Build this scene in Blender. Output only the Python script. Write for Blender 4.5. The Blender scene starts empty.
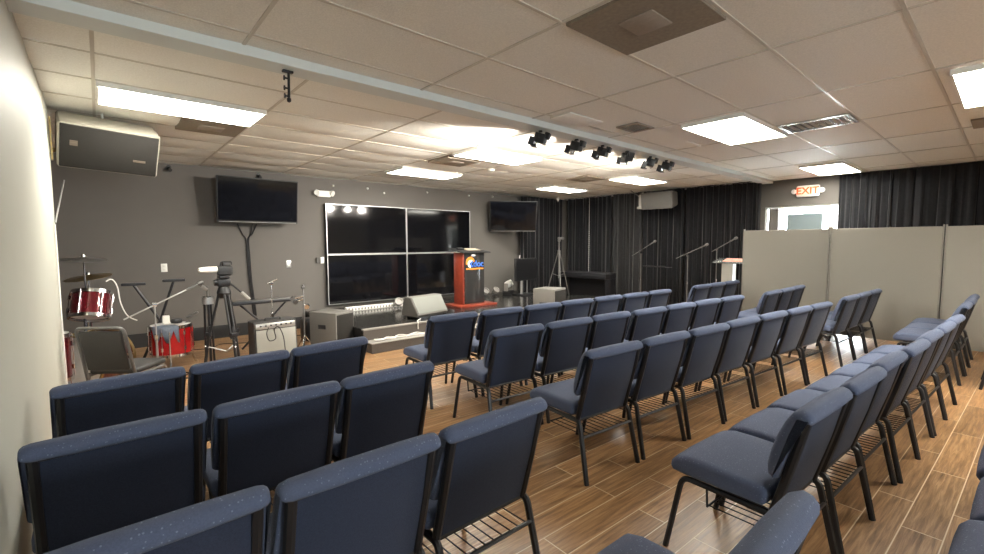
import bpy, bmesh, math, random
from mathutils import Vector, Matrix
random.seed(7)
C = bpy.context.scene.collection
R = math.radians
EYE = 1.45           # camera height
CEIL = 2.63          # ceiling height

# ------------------------------------------------------------------ camera
cam_d = bpy.data.cameras.new('camera'); cam = bpy.data.objects.new('camera', cam_d); C.objects.link(cam)
cam_d.sensor_width = 36.0; cam_d.lens = 452.0/984.0*36.0; cam_d.clip_start = 0.02
def _cam(pitch=4.2, yaw=40.95, roll=-0.2):
    p, y, r = R(pitch), R(yaw), R(roll)
    f = Vector((math.sin(y)*math.cos(p), math.cos(y)*math.cos(p), -math.sin(p)))
    rt = Vector((math.cos(y), -math.sin(y), 0)); up = rt.cross(f)
    rt, up = rt*math.cos(r)+up*math.sin(r), up*math.cos(r)-rt*math.sin(r)
    m = Matrix((rt, up, -f)).transposed().to_4x4(); m.translation = (0, 0, EYE)
    return m
cam.matrix_world = _cam()
bpy.context.scene.camera = cam

# ------------------------------------------------------------------ world, exposure
vs = bpy.context.scene.view_settings
bpy.context.scene.display_settings.display_device = 'sRGB'
vs.view_transform = 'Standard'; vs.look = 'None'; vs.gamma = 1.0; vs.use_curve_mapping = False
vs.exposure = 1.76
LAMP = 13.0           # troffer strength
SKY = 20.0           # overcast daylight outside the exit door
w = bpy.data.worlds.new('world'); bpy.context.scene.world = w; w.use_nodes = True
bg = w.node_tree.nodes['Background']; bg.inputs[0].default_value = (0.93, 0.96, 1.0, 1); bg.inputs[1].default_value = SKY
WX0, WX1, WZ0, WZ1 = 0.3, 1.5, 1.1, 2.1       # unseen window added behind the seating to supply light
def portal(name, loc, rot, sx, sy):
    l = bpy.data.lights.new(name, 'AREA'); l.shape = 'RECTANGLE'; l.size = sx; l.size_y = sy; l.cycles.is_portal = True
    o = bpy.data.objects.new(name, l); C.objects.link(o); o.location = loc; o.rotation_euler = rot
portal('added_window_portal', ((WX0+WX1)/2, -4.55, (WZ0+WZ1)/2), (R(90), 0, 0), WX1-WX0, WZ1-WZ0)
portal('door_portal', (9.9, 2.40, 1.06), (R(90), 0, R(90)), 1.58, 2.1)

# ------------------------------------------------------------------ materials
MATS = {}
def mat(name, col, rough=0.6, metal=0.0, noise=0.0, nscale=40.0, bump=0.0, bscale=300.0, emit=None, estr=0.0, spec=0.5, coat=0.0, sheen=0.0, trans=0.0, ior=1.45):
    if name in MATS: return MATS[name]
    m = bpy.data.materials.new(name); m.use_nodes = True; nt = m.node_tree; b = nt.nodes['Principled BSDF']
    b.inputs['Base Color'].default_value = (*col, 1); b.inputs['Roughness'].default_value = rough
    b.inputs['Metallic'].default_value = metal; b.inputs['Specular IOR Level'].default_value = spec
    b.inputs['Coat Weight'].default_value = coat; b.inputs['Sheen Weight'].default_value = sheen
    b.inputs['Transmission Weight'].default_value = trans; b.inputs['IOR'].default_value = ior
    if emit: b.inputs['Emission Color'].default_value = (*emit, 1); b.inputs['Emission Strength'].default_value = estr
    tc = nt.nodes.new('ShaderNodeTexCoord')
    n = nt.nodes.new('ShaderNodeTexNoise'); n.inputs['Scale'].default_value = nscale; n.inputs['Detail'].default_value = 5
    nt.links.new(tc.outputs['Object'], n.inputs['Vector'])
    mx = nt.nodes.new('ShaderNodeMix'); mx.data_type = 'RGBA'
    k = noise
    mx.inputs[6].default_value = (*[max(0, c*(1-k)) for c in col], 1); mx.inputs[7].default_value = (*[min(1, c*(1+k)) for c in col], 1)
    nt.links.new(n.outputs['Fac'], mx.inputs[0]); nt.links.new(mx.outputs[2], b.inputs['Base Color'])
    if bump:
        n2 = nt.nodes.new('ShaderNodeTexNoise'); n2.inputs['Scale'].default_value = bscale; n2.inputs['Detail'].default_value = 3
        nt.links.new(tc.outputs['Object'], n2.inputs['Vector'])
        bp = nt.nodes.new('ShaderNodeBump'); bp.inputs['Strength'].default_value = bump; bp.inputs['Distance'].default_value = 0.004
        nt.links.new(n2.outputs['Fac'], bp.inputs['Height']); nt.links.new(bp.outputs['Normal'], b.inputs['Normal'])
    MATS[name] = m
    return m

def fabric_mat(name, col, dot, dots=True, k=0.25):
    """woven upholstery with a fine fleck of pale dots"""
    m = mat(name, col, rough=0.92, noise=k, nscale=220, bump=0.35, bscale=700, spec=0.15, sheen=0.08)
    if dots:
        nt = m.node_tree; b = nt.nodes['Principled BSDF']
        src = b.inputs['Base Color'].links[0].from_socket
        tc = nt.nodes.new('ShaderNodeTexCoord')
        v = nt.nodes.new('ShaderNodeTexVoronoi'); v.inputs['Scale'].default_value = 72; v.inputs['Randomness'].default_value = 0.75
        nt.links.new(tc.outputs['Object'], v.inputs['Vector'])
        lt = nt.nodes.new('ShaderNodeMath'); lt.operation = 'LESS_THAN'; lt.inputs[1].default_value = 0.16
        nt.links.new(v.outputs['Distance'], lt.inputs[0])
        mx = nt.nodes.new('ShaderNodeMix'); mx.data_type = 'RGBA'; mx.inputs[7].default_value = (*dot, 1)
        nt.links.new(lt.outputs[0], mx.inputs[0]); nt.links.new(src, mx.inputs[6]); nt.links.new(mx.outputs[2], b.inputs['Base Color'])
    return m

def floor_mat():
    m = bpy.data.materials.new('wood_look_tile'); m.use_nodes = True; nt = m.node_tree; L = nt.links; N = nt.nodes.new
    b = nt.nodes['Principled BSDF']
    tc = N('ShaderNodeTexCoord'); mp = N('ShaderNodeMapping'); mp.inputs['Rotation'].default_value = (0, 0, R(2.2)); mp.inputs['Location'].default_value = (0.3, 0.045, 0)
    L.new(tc.outputs['Object'], mp.inputs['Vector'])
    br = N('ShaderNodeTexBrick'); br.offset = 0.37; br.offset_frequency = 2; br.squash = 1.0
    br.inputs['Scale'].default_value = 1.0; br.inputs['Brick Width'].default_value = 0.915; br.inputs['Row Height'].default_value = 0.155
    br.inputs['Mortar Size'].default_value = 0.0028; br.inputs['Mortar Smooth'].default_value = 0.15; br.inputs['Bias'].default_value = 0.0
    br.inputs['Color1'].default_value = (0, 0, 0, 1); br.inputs['Color2'].default_value = (1, 1, 1, 1)
    L.new(mp.outputs[0], br.inputs['Vector'])
    # grain: noise stretched along the plank, offset per plank
    sx = N('ShaderNodeSeparateXYZ'); L.new(mp.outputs[0], sx.inputs[0])
    sep = N('ShaderNodeSeparateColor'); L.new(br.outputs['Color'], sep.inputs[0])
    mul = N('ShaderNodeMath'); mul.operation = 'MULTIPLY'; mul.inputs[1].default_value = 17.0; L.new(sep.outputs[0], mul.inputs[0])
    cmb = N('ShaderNodeCombineXYZ'); L.new(sx.outputs[0], cmb.inputs[0]); L.new(sx.outputs[1], cmb.inputs[1]); L.new(mul.outputs[0], cmb.inputs[2])
    m2 = N('ShaderNodeMapping'); m2.inputs['Scale'].default_value = (2.2, 34.0, 1.0); L.new(cmb.outputs[0], m2.inputs['Vector'])
    n = N('ShaderNodeTexNoise'); n.inputs['Scale'].default_value = 1.6; n.inputs['Detail'].default_value = 7; n.inputs['Roughness'].default_value = 0.62; n.inputs['Distortion'].default_value = 0.5
    L.new(m2.outputs[0], n.inputs['Vector'])
    rp = N('ShaderNodeValToRGB'); e = rp.color_ramp.elements
    e[0].position = 0.3; e[0].color = (0.12, 0.058, 0.024, 1); e[1].position = 0.72; e[1].color = (0.44, 0.265, 0.13, 1)
    k = e.new(0.5); k.color = (0.265, 0.143, 0.062, 1)
    L.new(n.outputs['Fac'], rp.inputs[0])
    hs = N('ShaderNodeHueSaturation'); L.new(rp.outputs[0], hs.inputs['Color'])
    mr = N('ShaderNodeMapRange'); mr.inputs[3].default_value = 0.78; mr.inputs[4].default_value = 1.22; L.new(sep.outputs[0], mr.inputs[0]); L.new(mr.outputs[0], hs.inputs['Value'])
    mx = N('ShaderNodeMix'); mx.data_type = 'RGBA'; L.new(br.outputs['Fac'], mx.inputs[0]); L.new(hs.outputs[0], mx.inputs[6]); mx.inputs[7].default_value = (0.58, 0.46, 0.31, 1)
    L.new(mx.outputs[2], b.inputs['Base Color'])
    rr = N('ShaderNodeMapRange'); rr.inputs[3].default_value = 0.24; rr.inputs[4].default_value = 0.42; L.new(n.outputs['Fac'], rr.inputs[0]); L.new(rr.outputs[0], b.inputs['Roughness'])
    bp = N('ShaderNodeBump'); bp.inputs['Strength'].default_value = 0.35; bp.inputs['Distance'].default_value = 0.003
    ad = N('ShaderNodeMath'); ad.operation = 'SUBTRACT'; L.new(n.outputs['Fac'], ad.inputs[0]); L.new(br.outputs['Fac'], ad.inputs[1])
    L.new(ad.outputs[0], bp.inputs['Height']); L.new(bp.outputs[0], b.inputs['Normal'])
    b.inputs['Specular IOR Level'].default_value = 0.5
    return m

M_black = mat('black_powder_coat', (0.012, 0.012, 0.014), 0.38, 0.0, 0.2, 60)
M_blackpl = mat('black_plastic', (0.018, 0.018, 0.019), 0.5, 0, 0.2, 60)
M_seat = fabric_mat('blue_upholstery', (0.076, 0.093, 0.148), (0.15, 0.18, 0.26))
M_rear_shaded = fabric_mat('blue_back_panel_shaded', (0.025, 0.032, 0.056), (0.12, 0.14, 0.20), dots=False, k=0.45)  # same upholstery, darkened so its colour carries the shade on the backs
M_screen = mat('screen_black', (0.004, 0.004, 0.005), 0.07, 0, 0, 5, spec=0.5)
M_chrome = mat('chrome', (0.72, 0.72, 0.73), 0.16, 1.0, 0.05, 30)
M_alu = mat('brushed_metal', (0.48, 0.48, 0.48), 0.35, 0.9, 0.1, 60)
M_white = mat('white_plastic', (0.78, 0.77, 0.73), 0.45, 0, 0.04, 30)
M_gray = mat('speaker_grey_texture', (0.125, 0.118, 0.108), 0.7, 0, 0.2, 90, bump=0.3, bscale=500)
M_grille = mat('speaker_grille', (0.024, 0.022, 0.02), 0.8, 0, 0.35, 400, bump=0.5, bscale=900, spec=0.15)
M_dkgray = mat('dark_speaker_shell', (0.085, 0.08, 0.074), 0.6, 0, 0.2, 80)
M_red = mat('red_drum_lacquer', (0.42, 0.008, 0.012), 0.15, 0.25, 0.3, 12, coat=1.0)
M_wine = mat('wine_drum_lacquer', (0.10, 0.006, 0.01), 0.15, 0.25, 0.3, 12, coat=1.0)
M_mahog = mat('red_wood', (0.22, 0.036, 0.018), 0.32, 0, 0.35, 14, coat=0.3)
M_drumhead = mat('drum_head', (0.7, 0.69, 0.66), 0.5, 0, 0.05, 20)
M_brass = mat('cymbal_brass', (0.35, 0.25, 0.11), 0.3, 1.0, 0.2, 20)
M_curtain = mat('black_velvet', (0.022, 0.022, 0.025), 0.95, 0, 0.3, 25, spec=0.1, sheen=0.35)
M_curtgray = mat('charcoal_velvet', (0.042, 0.041, 0.042), 0.95, 0, 0.3, 25, spec=0.1, sheen=0.35)
M_part = mat('partition_fabric', (0.25, 0.234, 0.205), 0.95, 0, 0.08, 260, bump=0.25, bscale=500, spec=0.15)
M_parttrim = mat('partition_trim', (0.20, 0.185, 0.16), 0.55, 0, 0.05, 40)
M_wallgray = mat('grey_wall_paint', (0.113, 0.103, 0.094), 0.72, 0, 0.04, 6, bump=0.15, bscale=180)
M_wallcream = mat('cream_wall_paint', (0.53, 0.53, 0.47), 0.55, 0, 0.03, 5, bump=0.15, bscale=150)
M_beam = mat('pale_beam_paint', (0.66, 0.70, 0.68), 0.5, 0, 0.03, 8)
M_tbar = mat('ceiling_grid_enamel', (0.56, 0.52, 0.45), 0.28, 0, 0.03, 8)
M_stage = mat('black_stage_gloss', (0.022, 0.021, 0.02), 0.16, 0, 0.2, 4, bump=0.05, bscale=30)
M_riser = mat('riser_carpet', (0.075, 0.063, 0.054), 0.85, 0, 0.3, 80, bump=0.4, bscale=400)
M_trimgray = mat('step_nosing', (0.25, 0.235, 0.215), 0.5, 0, 0.1, 40)
M_cable = mat('black_cable', (0.015, 0.015, 0.016), 0.5, 0, 0.1, 40)
M_wcable = mat('white_cable', (0.72, 0.70, 0.66), 0.5, 0, 0.1, 40)
M_vent = mat('stained_vent_tile', (0.24, 0.20, 0.155), 0.85, 0, 0.25, 45, bump=0.5, bscale=160)
M_ventplate = mat('stained_vent_plate', (0.30, 0.255, 0.21), 0.8, 0, 0.15, 45)
M_lamp = mat('troffer_lens', (0.9, 0.9, 0.86), 0.5, 0, 0, 5, emit=(1.0, 0.965, 0.86), estr=LAMP)
M_acrylic = mat('smoked_acrylic', (0.03, 0.03, 0.03), 0.06, 0, 0, 5, spec=0.6)
M_clear = mat('clear_acrylic', (0.92, 0.95, 0.95), 0.04, 0, 0, 5, trans=0.9)
M_frost = mat('frosted_acrylic', (0.36, 0.345, 0.30), 0.35, 0, 0.05, 10, trans=0.25)
M_orange = mat('logo_orange', (0.85, 0.27, 0.03), 0.4, 0, 0.02, 5)
M_blue = mat('logo_blue', (0.05, 0.16, 0.62), 0.4, 0, 0.02, 5)
M_logowhite = mat('logo_white', (0.85, 0.86, 0.88), 0.4, 0, 0.02, 5)
M_paper = mat('paper', (0.82, 0.80, 0.74), 0.8, 0, 0.04, 20)
M_pinkpaper = mat('pink_paper', (0.62, 0.30, 0.24), 0.8, 0, 0.3, 30)
M_exitface = mat('exit_face', (0.9, 0.62, 0.5), 0.5, 0, 0, 5, emit=(1.0, 0.38, 0.2), estr=0.12)
M_exitred = mat('exit_letters', (0.8, 0.08, 0.02), 0.5, 0, 0, 5, emit=(1.0, 0.08, 0.01), estr=0.45)
M_doorwhite = mat('door_white_enamel', (0.85, 0.86, 0.86), 0.4, 0, 0.02, 8)
M_shade = mat('blue_grey_shade', (0.13, 0.165, 0.175), 0.7, 0, 0.05, 12)
def glass_mat():
    m = bpy.data.materials.new('clear_glass'); m.use_nodes = True; nt = m.node_tree; nt.nodes.remove(nt.nodes['Principled BSDF'])
    t = nt.nodes.new('ShaderNodeBsdfTransparent'); t.inputs[0].default_value = (0.93, 0.96, 0.96, 1)
    g = nt.nodes.new('ShaderNodeBsdfGlossy'); g.inputs['Roughness'].default_value = 0.0
    f = nt.nodes.new('ShaderNodeFresnel'); f.inputs[0].default_value = 1.45; mx = nt.nodes.new('ShaderNodeMixShader')
    nt.links.new(f.outputs[0], mx.inputs[0]); nt.links.new(t.outputs[0], mx.inputs[1]); nt.links.new(g.outputs[0], mx.inputs[2])
    nt.links.new(mx.outputs[0], nt.nodes['Material Output'].inputs[0]); return m
M_glass = glass_mat()
M_ampgrille = mat('silver_grille_cloth', (0.25, 0.245, 0.22), 0.75, 0, 0.2, 300, bump=0.3, bscale=700)
M_amppanel = mat('silver_panel', (0.42, 0.41, 0.39), 0.3, 0.7, 0.1, 60)
M_bluecloth = mat('grey_blue_cloth', (0.28, 0.33, 0.42), 0.95, 0, 0.3, 60)
M_pavement = mat('outdoor_concrete', (0.70, 0.69, 0.66), 0.85, 0, 0.15, 3)
M_vinyl = mat('black_vinyl', (0.045, 0.043, 0.042), 0.5, 0, 0.15, 60)
M_tube = mat('grey_tube', (0.16, 0.155, 0.15), 0.35, 0.5, 0.1, 50)
M_lens = mat('par_lens', (0.35, 0.35, 0.36), 0.1, 0.6, 0.1, 40)
M_redgel = mat('red_gel', (0.45, 0.05, 0.04), 0.3, 0, 0.1, 40)
M_jblorange = mat('pale_badge', (0.10, 0.08, 0.06), 0.5, 0, 0.2, 60)
M_alureflect = mat('vent_aluminium', (0.72, 0.73, 0.75), 0.22, 0.95, 0.1, 30)

def tile_mat(name, col):
    m = mat(name, col, rough=0.55, noise=0.20, nscale=110, bump=0.4, bscale=120, spec=0.4)
    return m
M_tile = tile_mat('mineral_ceiling_tile', (0.76, 0.735, 0.67))
M_tile_bright = tile_mat('brightened_ceiling_tile', (0.88, 0.86, 0.79))  # stage tiles lighter than the hall's: stage brightness put into the colour
M_floor = floor_mat()

# ------------------------------------------------------------------ geometry helpers
def bx(bm, cx, cy, cz, sx, sy, sz, bev=0.0, rot=None, seg=2):
    g = bmesh.ops.create_cube(bm, size=1.0)['verts']
    bmesh.ops.scale(bm, vec=(sx, sy, sz), verts=g)
    if bev:
        es = list({e for v in g for e in v.link_edges})
        r = bmesh.ops.bevel(bm, geom=es, offset=bev, segments=seg, profile=0.5, affect='EDGES')
        g = list({v for f in r['faces'] for v in f.verts} | {v for v in g if v.is_valid})
    m = Matrix.Translation((cx, cy, cz))
    if rot is not None: m = m @ rot
    bmesh.ops.transform(bm, matrix=m, verts=g)
    return g
def box2(bm, x0, x1, y0, y1, z0, z1, bev=0.0): return bx(bm, (x0+x1)/2, (y0+y1)/2, (z0+z1)/2, x1-x0, y1-y0, z1-z0, bev)
def rounded(path, rad, n=5):
    """fillet the corners of a polyline"""
    P = [Vector(p) for p in path]; out = [P[0]]
    for i in range(1, len(P)-1):
        a, b, c = P[i-1], P[i], P[i+1]
        d1 = (a-b); d2 = (c-b); r = min(rad, d1.length*0.45, d2.length*0.45)
        s, e = b+d1.normalized()*r, b+d2.normalized()*r
        for k in range(n+1):
            t = k/n; out.append(s*(1-t)**2+b*2*t*(1-t)+e*t*t)
    out.append(P[-1]); return out
def tube(bm, path, r, n=8, cap=True):
    P = [Vector(p) for p in path]; rs = r if isinstance(r, (list, tuple)) else [r]*len(P)
    T = [(P[min(i+1, len(P)-1)]-P[max(i-1, 0)]).normalized() for i in range(len(P))]
    a = Vector((0, 0, 1)) if abs(T[0].z) < 0.9 else Vector((1, 0, 0))
    u = T[0].cross(a).normalized(); rings = []
    for i, p in enumerate(P):
        u = (u - T[i]*u.dot(T[i])).normalized(); v = T[i].cross(u)
        rings.append([bm.verts.new(p+(u*math.cos(2*math.pi*k/n)+v*math.sin(2*math.pi*k/n))*rs[i]) for k in range(n)])
    for i in range(len(rings)-1):
        for k in range(n):
            bm.faces.new((rings[i][k], rings[i][(k+1) % n], rings[i+1][(k+1) % n], rings[i+1][k]))
    if cap: bm.faces.new(rings[0][::-1]); bm.faces.new(rings[-1])
    return rings
def lathe(bm, prof, origin=(0, 0, 0), axis=(0, 0, 1), n=24):
    """prof: (radius, height) pairs turned round an axis"""
    q = Vector((0, 0, 1)).rotation_difference(Vector(axis)); o = Vector(origin); rings = []
    for r, h in prof:
        if r < 1e-6: rings.append([bm.verts.new(o+q @ Vector((0, 0, h)))])
        else: rings.append([bm.verts.new(o+q @ Vector((r*math.cos(2*math.pi*k/n), r*math.sin(2*math.pi*k/n), h))) for k in range(n)])
    for a, b in zip(rings, rings[1:]):
        for k in range(n):
            k2 = (k+1) % n
            if len(a) == 1 and len(b) == 1: continue
            if len(a) == 1: bm.faces.new((a[0], b[k], b[k2]))
            elif len(b) == 1: bm.faces.new((a[k], a[k2], b[0]))
            else: bm.faces.new((a[k], a[k2], b[k2], b[k]))
def loft_x(bm, prof, secs):
    """closed (y,z) profile swept along x; secs: (x, inset). insets round the ends"""
    n = len(prof); P = [Vector(p) for p in prof]
    area = sum(P[i].x*P[(i+1) % n].y-P[(i+1) % n].x*P[i].y for i in range(n)); sg = 1 if area > 0 else -1
    nor = []
    for i in range(n):
        t = (P[(i+1) % n]-P[i-1]).normalized(); nor.append(Vector((-t.y, t.x))*sg)
    rings = [[bm.verts.new((x, P[i].x+nor[i].x*d, P[i].y+nor[i].y*d)) for i in range(n)] for x, d in secs]
    for a, b in zip(rings, rings[1:]):
        for i in range(n): bm.faces.new((a[i], a[(i+1) % n], b[(i+1) % n], b[i]))
    bm.faces.new(rings[0][::-1]); bm.faces.new(rings[-1])
def prism(bm, pts, y0, y1):
    """(x,z) outline extruded along y"""
    a = [bm.verts.new((x, y0, z)) for x, z in pts]; b = [bm.verts.new((x, y1, z)) for x, z in pts]; n = len(pts)
    for i in range(n): bm.faces.new((a[i], a[(i+1) % n], b[(i+1) % n], b[i]))
    bm.faces.new(a[::-1]); bm.faces.new(b)
def catmull(pts, n=6):
    P = [Vector(p) for p in pts]; out = []
    for i in range(len(P)-1):
        p0, p1, p2, p3 = P[max(i-1, 0)], P[i], P[i+1], P[min(i+2, len(P)-1)]
        for k in range(n):
            t = k/n
            out.append(0.5*((2*p1)+(p2-p0)*t+(2*p0-5*p1+4*p2-p3)*t*t+(3*p1-p0-3*p2+p3)*t**3))
    out.append(P[-1]); return out
def obj(name, bm, m, parent=None, smooth=True, loc=None, rotz=None, sharp=35):
    bmesh.ops.recalc_face_normals(bm, faces=bm.faces[:])
    me = bpy.data.meshes.new(name); bm.to_mesh(me); bm.free()
    if m is not None: me.materials.append(m)
    if smooth:
        for p in me.polygons: p.use_smooth = True
        me.set_sharp_from_angle(angle=R(sharp))
    o = bpy.data.objects.new(name, me); C.objects.link(o)
    if parent: o.parent = parent
    if loc: o.location = loc
    if rotz is not None: o.rotation_euler.z = rotz
    return o
def tag(o, label, cat, group=None, kind=None):
    o['label'] = label; o['category'] = cat
    if group: o['group'] = group
    if kind: o['kind'] = kind
    return o
def thing(name, label, cat, loc=(0, 0, 0), rotz=0.0, group=None):
    o = bpy.data.objects.new(name, None); C.objects.link(o); o.empty_display_size = 0.1
    o.location = loc; o.rotation_euler = (0, 0, rotz)
    return tag(o, label, cat, group)
def struct(name, bm, m, smooth=False, label=None):
    o = obj(name, bm, m, smooth=smooth); o['kind'] = 'structure'
    if label: o['label'] = label
    return o
def dup(root, loc, rotz, label, group=None):
    r = root.copy(); C.objects.link(r); r.location = loc; r.rotation_euler = (0, 0, rotz); r['label'] = label
    if group: r['group'] = group
    for ch in list(root.children):
        c = ch.copy(); C.objects.link(c); c.parent = r
        for g in list(ch.children):
            d = g.copy(); C.objects.link(d); d.parent = c
    return r
NB = bmesh.new
def text_mesh(s, size, depth):
    cu = bpy.data.curves.new('lettering', 'FONT'); cu.body = s; cu.size = size; cu.extrude = depth; cu.offset = size*0.022; cu.align_x = 'CENTER'; cu.align_y = 'CENTER'
    t = bpy.data.objects.new('lettering', cu); C.objects.link(t)
    me = bpy.data.meshes.new_from_object(t.evaluated_get(bpy.context.evaluated_depsgraph_get()))
    bpy.data.objects.remove(t); bpy.data.curves.remove(cu)
    return me

# ================================================================== THE ROOM
XL, XR, YB, YF, XREC, YEND = -0.27, 9.8, 8.05, -4.5, -1.7, 5.3
bm = NB(); box2(bm, XREC-0.1, XR+0.15, YF-0.1, YB+0.1, -0.1, 0.0); struct('floor', bm, M_floor, label='brown wood-look plank tile floor with pale grout lines')
# suspended ceiling: sagging mineral tiles laid in an enamel grid
TX, TY = 1.226, 0.613
def ceil_panel(name, x0, x1, y0, y1, ox, oy, sag, m):
    bm = NB()
    ys = []
    j = math.floor((y0-oy)/TY)
    K = 6
    while oy+j*TY < y1:
        for k in range(K+1):
            y = oy+j*TY+TY*k/K
            if y0-1e-6 <= y <= y1+1e-6: ys.append(y)
        j += 1
    ys = sorted(set([y0, y1]+[round(y, 5) for y in ys])); xs = []
    i = math.floor((x0-ox)/TX)
    while ox+i*TX < x1:
        for k in range(7):
            x = ox+i*TX+TX*k/6
            if x0-1e-6 <= x <= x1+1e-6: xs.append(x)
        i += 1
    xs = sorted(set([x0, x1]+[round(x, 5) for x in xs]))
    rnd = {}
    V = {}
    for a, x in enumerate(xs):
        for b, y in enumerate(ys):
            fu = ((x-ox)/TX) % 1; fv = ((y-oy)/TY) % 1
            key = (math.floor((x-ox)/TX), math.floor((y-oy)/TY)); s = rnd.setdefault(key, random.uniform(0.6, 1.3))
            V[a, b] = bm.verts.new((x, y, CEIL+0.004-sag*s*math.sin(math.pi*fu)**0.5*math.sin(math.pi*fv) if 0 < fu < 1 and 0 < fv < 1 else CEIL+0.004))
    for a in range(len(xs)-1):
        for b in range(len(ys)-1):
            bm.faces.new((V[a, b], V[a, b+1], V[a+1, b+1], V[a+1, b]))
    o = obj(name, bm, m, smooth=True, sharp=80); o['kind'] = 'structure'; return o
def ceil_grid(name, x0, x1, y0, y1, ox, oy):
    bm = NB(); wd = 0.010
    i = math.ceil((x0-ox)/TX)
    while ox+i*TX < x1: box2(bm, ox+i*TX-wd, ox+i*TX+wd, y0, y1, CEIL-0.0015, CEIL+0.012); i += 1
    j = math.ceil((y0-oy)/TY)
    while oy+j*TY < y1: box2(bm, x0, x1, oy+j*TY-wd, oy+j*TY+wd, CEIL-0.001, CEIL+0.0125); j += 1
    return struct(name, bm, M_tbar)
FOX, FOY = 1.639*1.18, 0.344*1.18+0.02   # hall grid origin
SOX, SOY = 0.03, 4.96                    # stage grid origin
YBM = 3.05
TXh, TYh = TX, TY
o = ceil_panel('ceiling', XL-0.1, XR+0.05, YF, YBM+0.05, FOX, FOY, 0.006, M_tile); o['label'] = 'suspended ceiling of white mineral tiles over the seating'
ceil_grid('trim_1', XL, XR, YF, YBM, FOX, FOY)
TX, TY = 1.165, 0.59
ceil_panel('ceiling', XREC, XR+0.05, YBM+0.1, YB, SOX, SOY, 0.022, M_tile_bright)
ceil_grid('trim_2', XREC, XR, YBM+0.17, YB, SOX, SOY)
TX, TY = TXh, TYh
bm = NB(); box2(bm, XREC-0.1, XR+0.15, YF-0.1, YB+0.1, CEIL+0.06, CEIL+0.16); struct('ceiling_slab', bm, M_tile)
bm = NB(); box2(bm, XL, 9.70, YBM, YBM+0.18, CEIL-0.058, CEIL+0.03, 0.004); struct('trim_3', bm, M_beam, label='pale painted ceiling beam between the hall and the stage')
# walls
bm = NB(); box2(bm, XL-0.12, XL, YF, YEND, 0, CEIL+0.1); struct('wall_left', bm, M_wallcream)
bm = NB(); box2(bm, XL-0.125, XL+0.002, YEND, YEND+0.02, 0, CEIL+0.05, 0.004); struct('trim_4', bm, M_wallcream)
bm = NB(); box2(bm, XREC-0.12, XREC, YEND-0.2, YB+0.1, 0, CEIL+0.1); struct('wall_recess_left', bm, M_wallgray)
bm = NB(); box2(bm, XREC-0.1, XL-0.12, YEND-0.2, YEND-0.02, 0, CEIL+0.1); struct('wall_recess_front', bm, M_wallgray)
bm = NB(); box2(bm, XREC-0.1, XR+0.15, YB, YB+0.12, 0, CEIL+0.1); struct('wall_back', bm, M_wallgray)
bm = NB(); box2(bm, XL-0.1, WX0, YF-0.12, YF, 0, CEIL+0.1); box2(bm, WX1, XR+0.15, YF-0.12, YF, 0, CEIL+0.1); box2(bm, WX0, WX1, YF-0.12, YF, 0, WZ0); box2(bm, WX0, WX1, YF-0.12, YF, WZ1, CEIL+0.1); struct('wall_front', bm, M_wallcream)
bm = NB()
for k in range(3): x = WX0+(WX1-WX0)*k/2; box2(bm, max(WX0, x-0.03), min(WX1, x+0.03), YF-0.09, YF-0.03, WZ0, WZ1)
box2(bm, WX0, WX1, YF-0.09, YF-0.03, WZ0, WZ0+0.05); box2(bm, WX0, WX1, YF-0.09, YF-0.03, WZ1-0.05, WZ1); struct('added_window_frame', bm, M_doorwhite)  # frame of the unseen window added as a daylight source
bm = NB(); box2(bm, WX0, WX1, YF-0.065, YF-0.06, WZ0+0.05, WZ1-0.05); struct('added_window_glass', bm, M_glass)  # pane of the added window
DY0, DY1, DZ = 1.60, 3.20, 2.13      # opening of the exit door
bm = NB(); box2(bm, XR, XR+0.14, YF, DY0, 0, CEIL+0.1); box2(bm, XR, XR+0.14, DY1, YB, 0, CEIL+0.1); box2(bm, XR, XR+0.14, DY0, DY1, DZ, CEIL+0.1)
struct('wall_right', bm, M_wallgray)
bm = NB(); box2(bm, XREC, 2.6, YB-0.015, YB, 0, 0.20); struct('baseboard_back', bm, M_blackpl)
bm = NB(); box2(bm, XL, XL+0.012, YF, YEND, 0, 0.1); struct('baseboard_left', bm, M_blackpl)
bm = NB(); box2(bm, XR-0.012, XR, YF, DY0, 0, 0.1); struct('baseboard_right', bm, M_blackpl)
bm = NB(); box2(bm, XR-0.2, XR+14, -8, 12, -0.2, -0.102); struct('outside_pavement', bm, M_pavement)
# exit door: narrow side light, grey mullion, white glazed door
bm = NB(); x0 = XR+0.02
box2(bm, x0, x0+0.07, DY1-0.035, DY1, 0, DZ); box2(bm, x0, x0+0.07, DY0, DY0+0.04, 0, DZ); box2(bm, x0, x0+0.07, DY0, DY1, DZ-0.035, DZ)
struct('door_1', bm, M_doorwhite, label='white framed glazed exit door in the right wall')
bm = NB(); box2(bm, x0-0.01, x0+0.09, 2.98, 3.135, 0, DZ-0.035); struct('trim_5', bm, M_wallgray)
bm = NB(); box2(bm, x0+0.03, x0+0.036, 3.135, 3.165, 0, DZ-0.035); box2(bm, x0+0.03, x0+0.036, DY0+0.04, 2.98, 0.0, DZ-0.035); struct('window_1', bm, M_glass)
bm = NB()
for a, b, c, d in ((2.00, 2.06, 0.0, 2.10), (2.07, 2.20, 0.02, 2.08), (2.86, 2.97, 0.02, 2.08), (2.2, 2.86, 1.99, 2.08), (2.2, 2.86, 0.02, 0.10)): box2(bm, x0+0.005, x0+0.05, a, b, c, d, 0.003)
struct('door_2', bm, M_doorwhite)
bm = NB(); box2(bm, x0-0.002, x0+0.004, 2.27, 2.83, 1.15, 1.985); sh = obj('door_shade', bm, M_shade, smooth=False); tag(sh, 'blue-grey shade hanging in the glazed exit door', 'shade')

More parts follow.
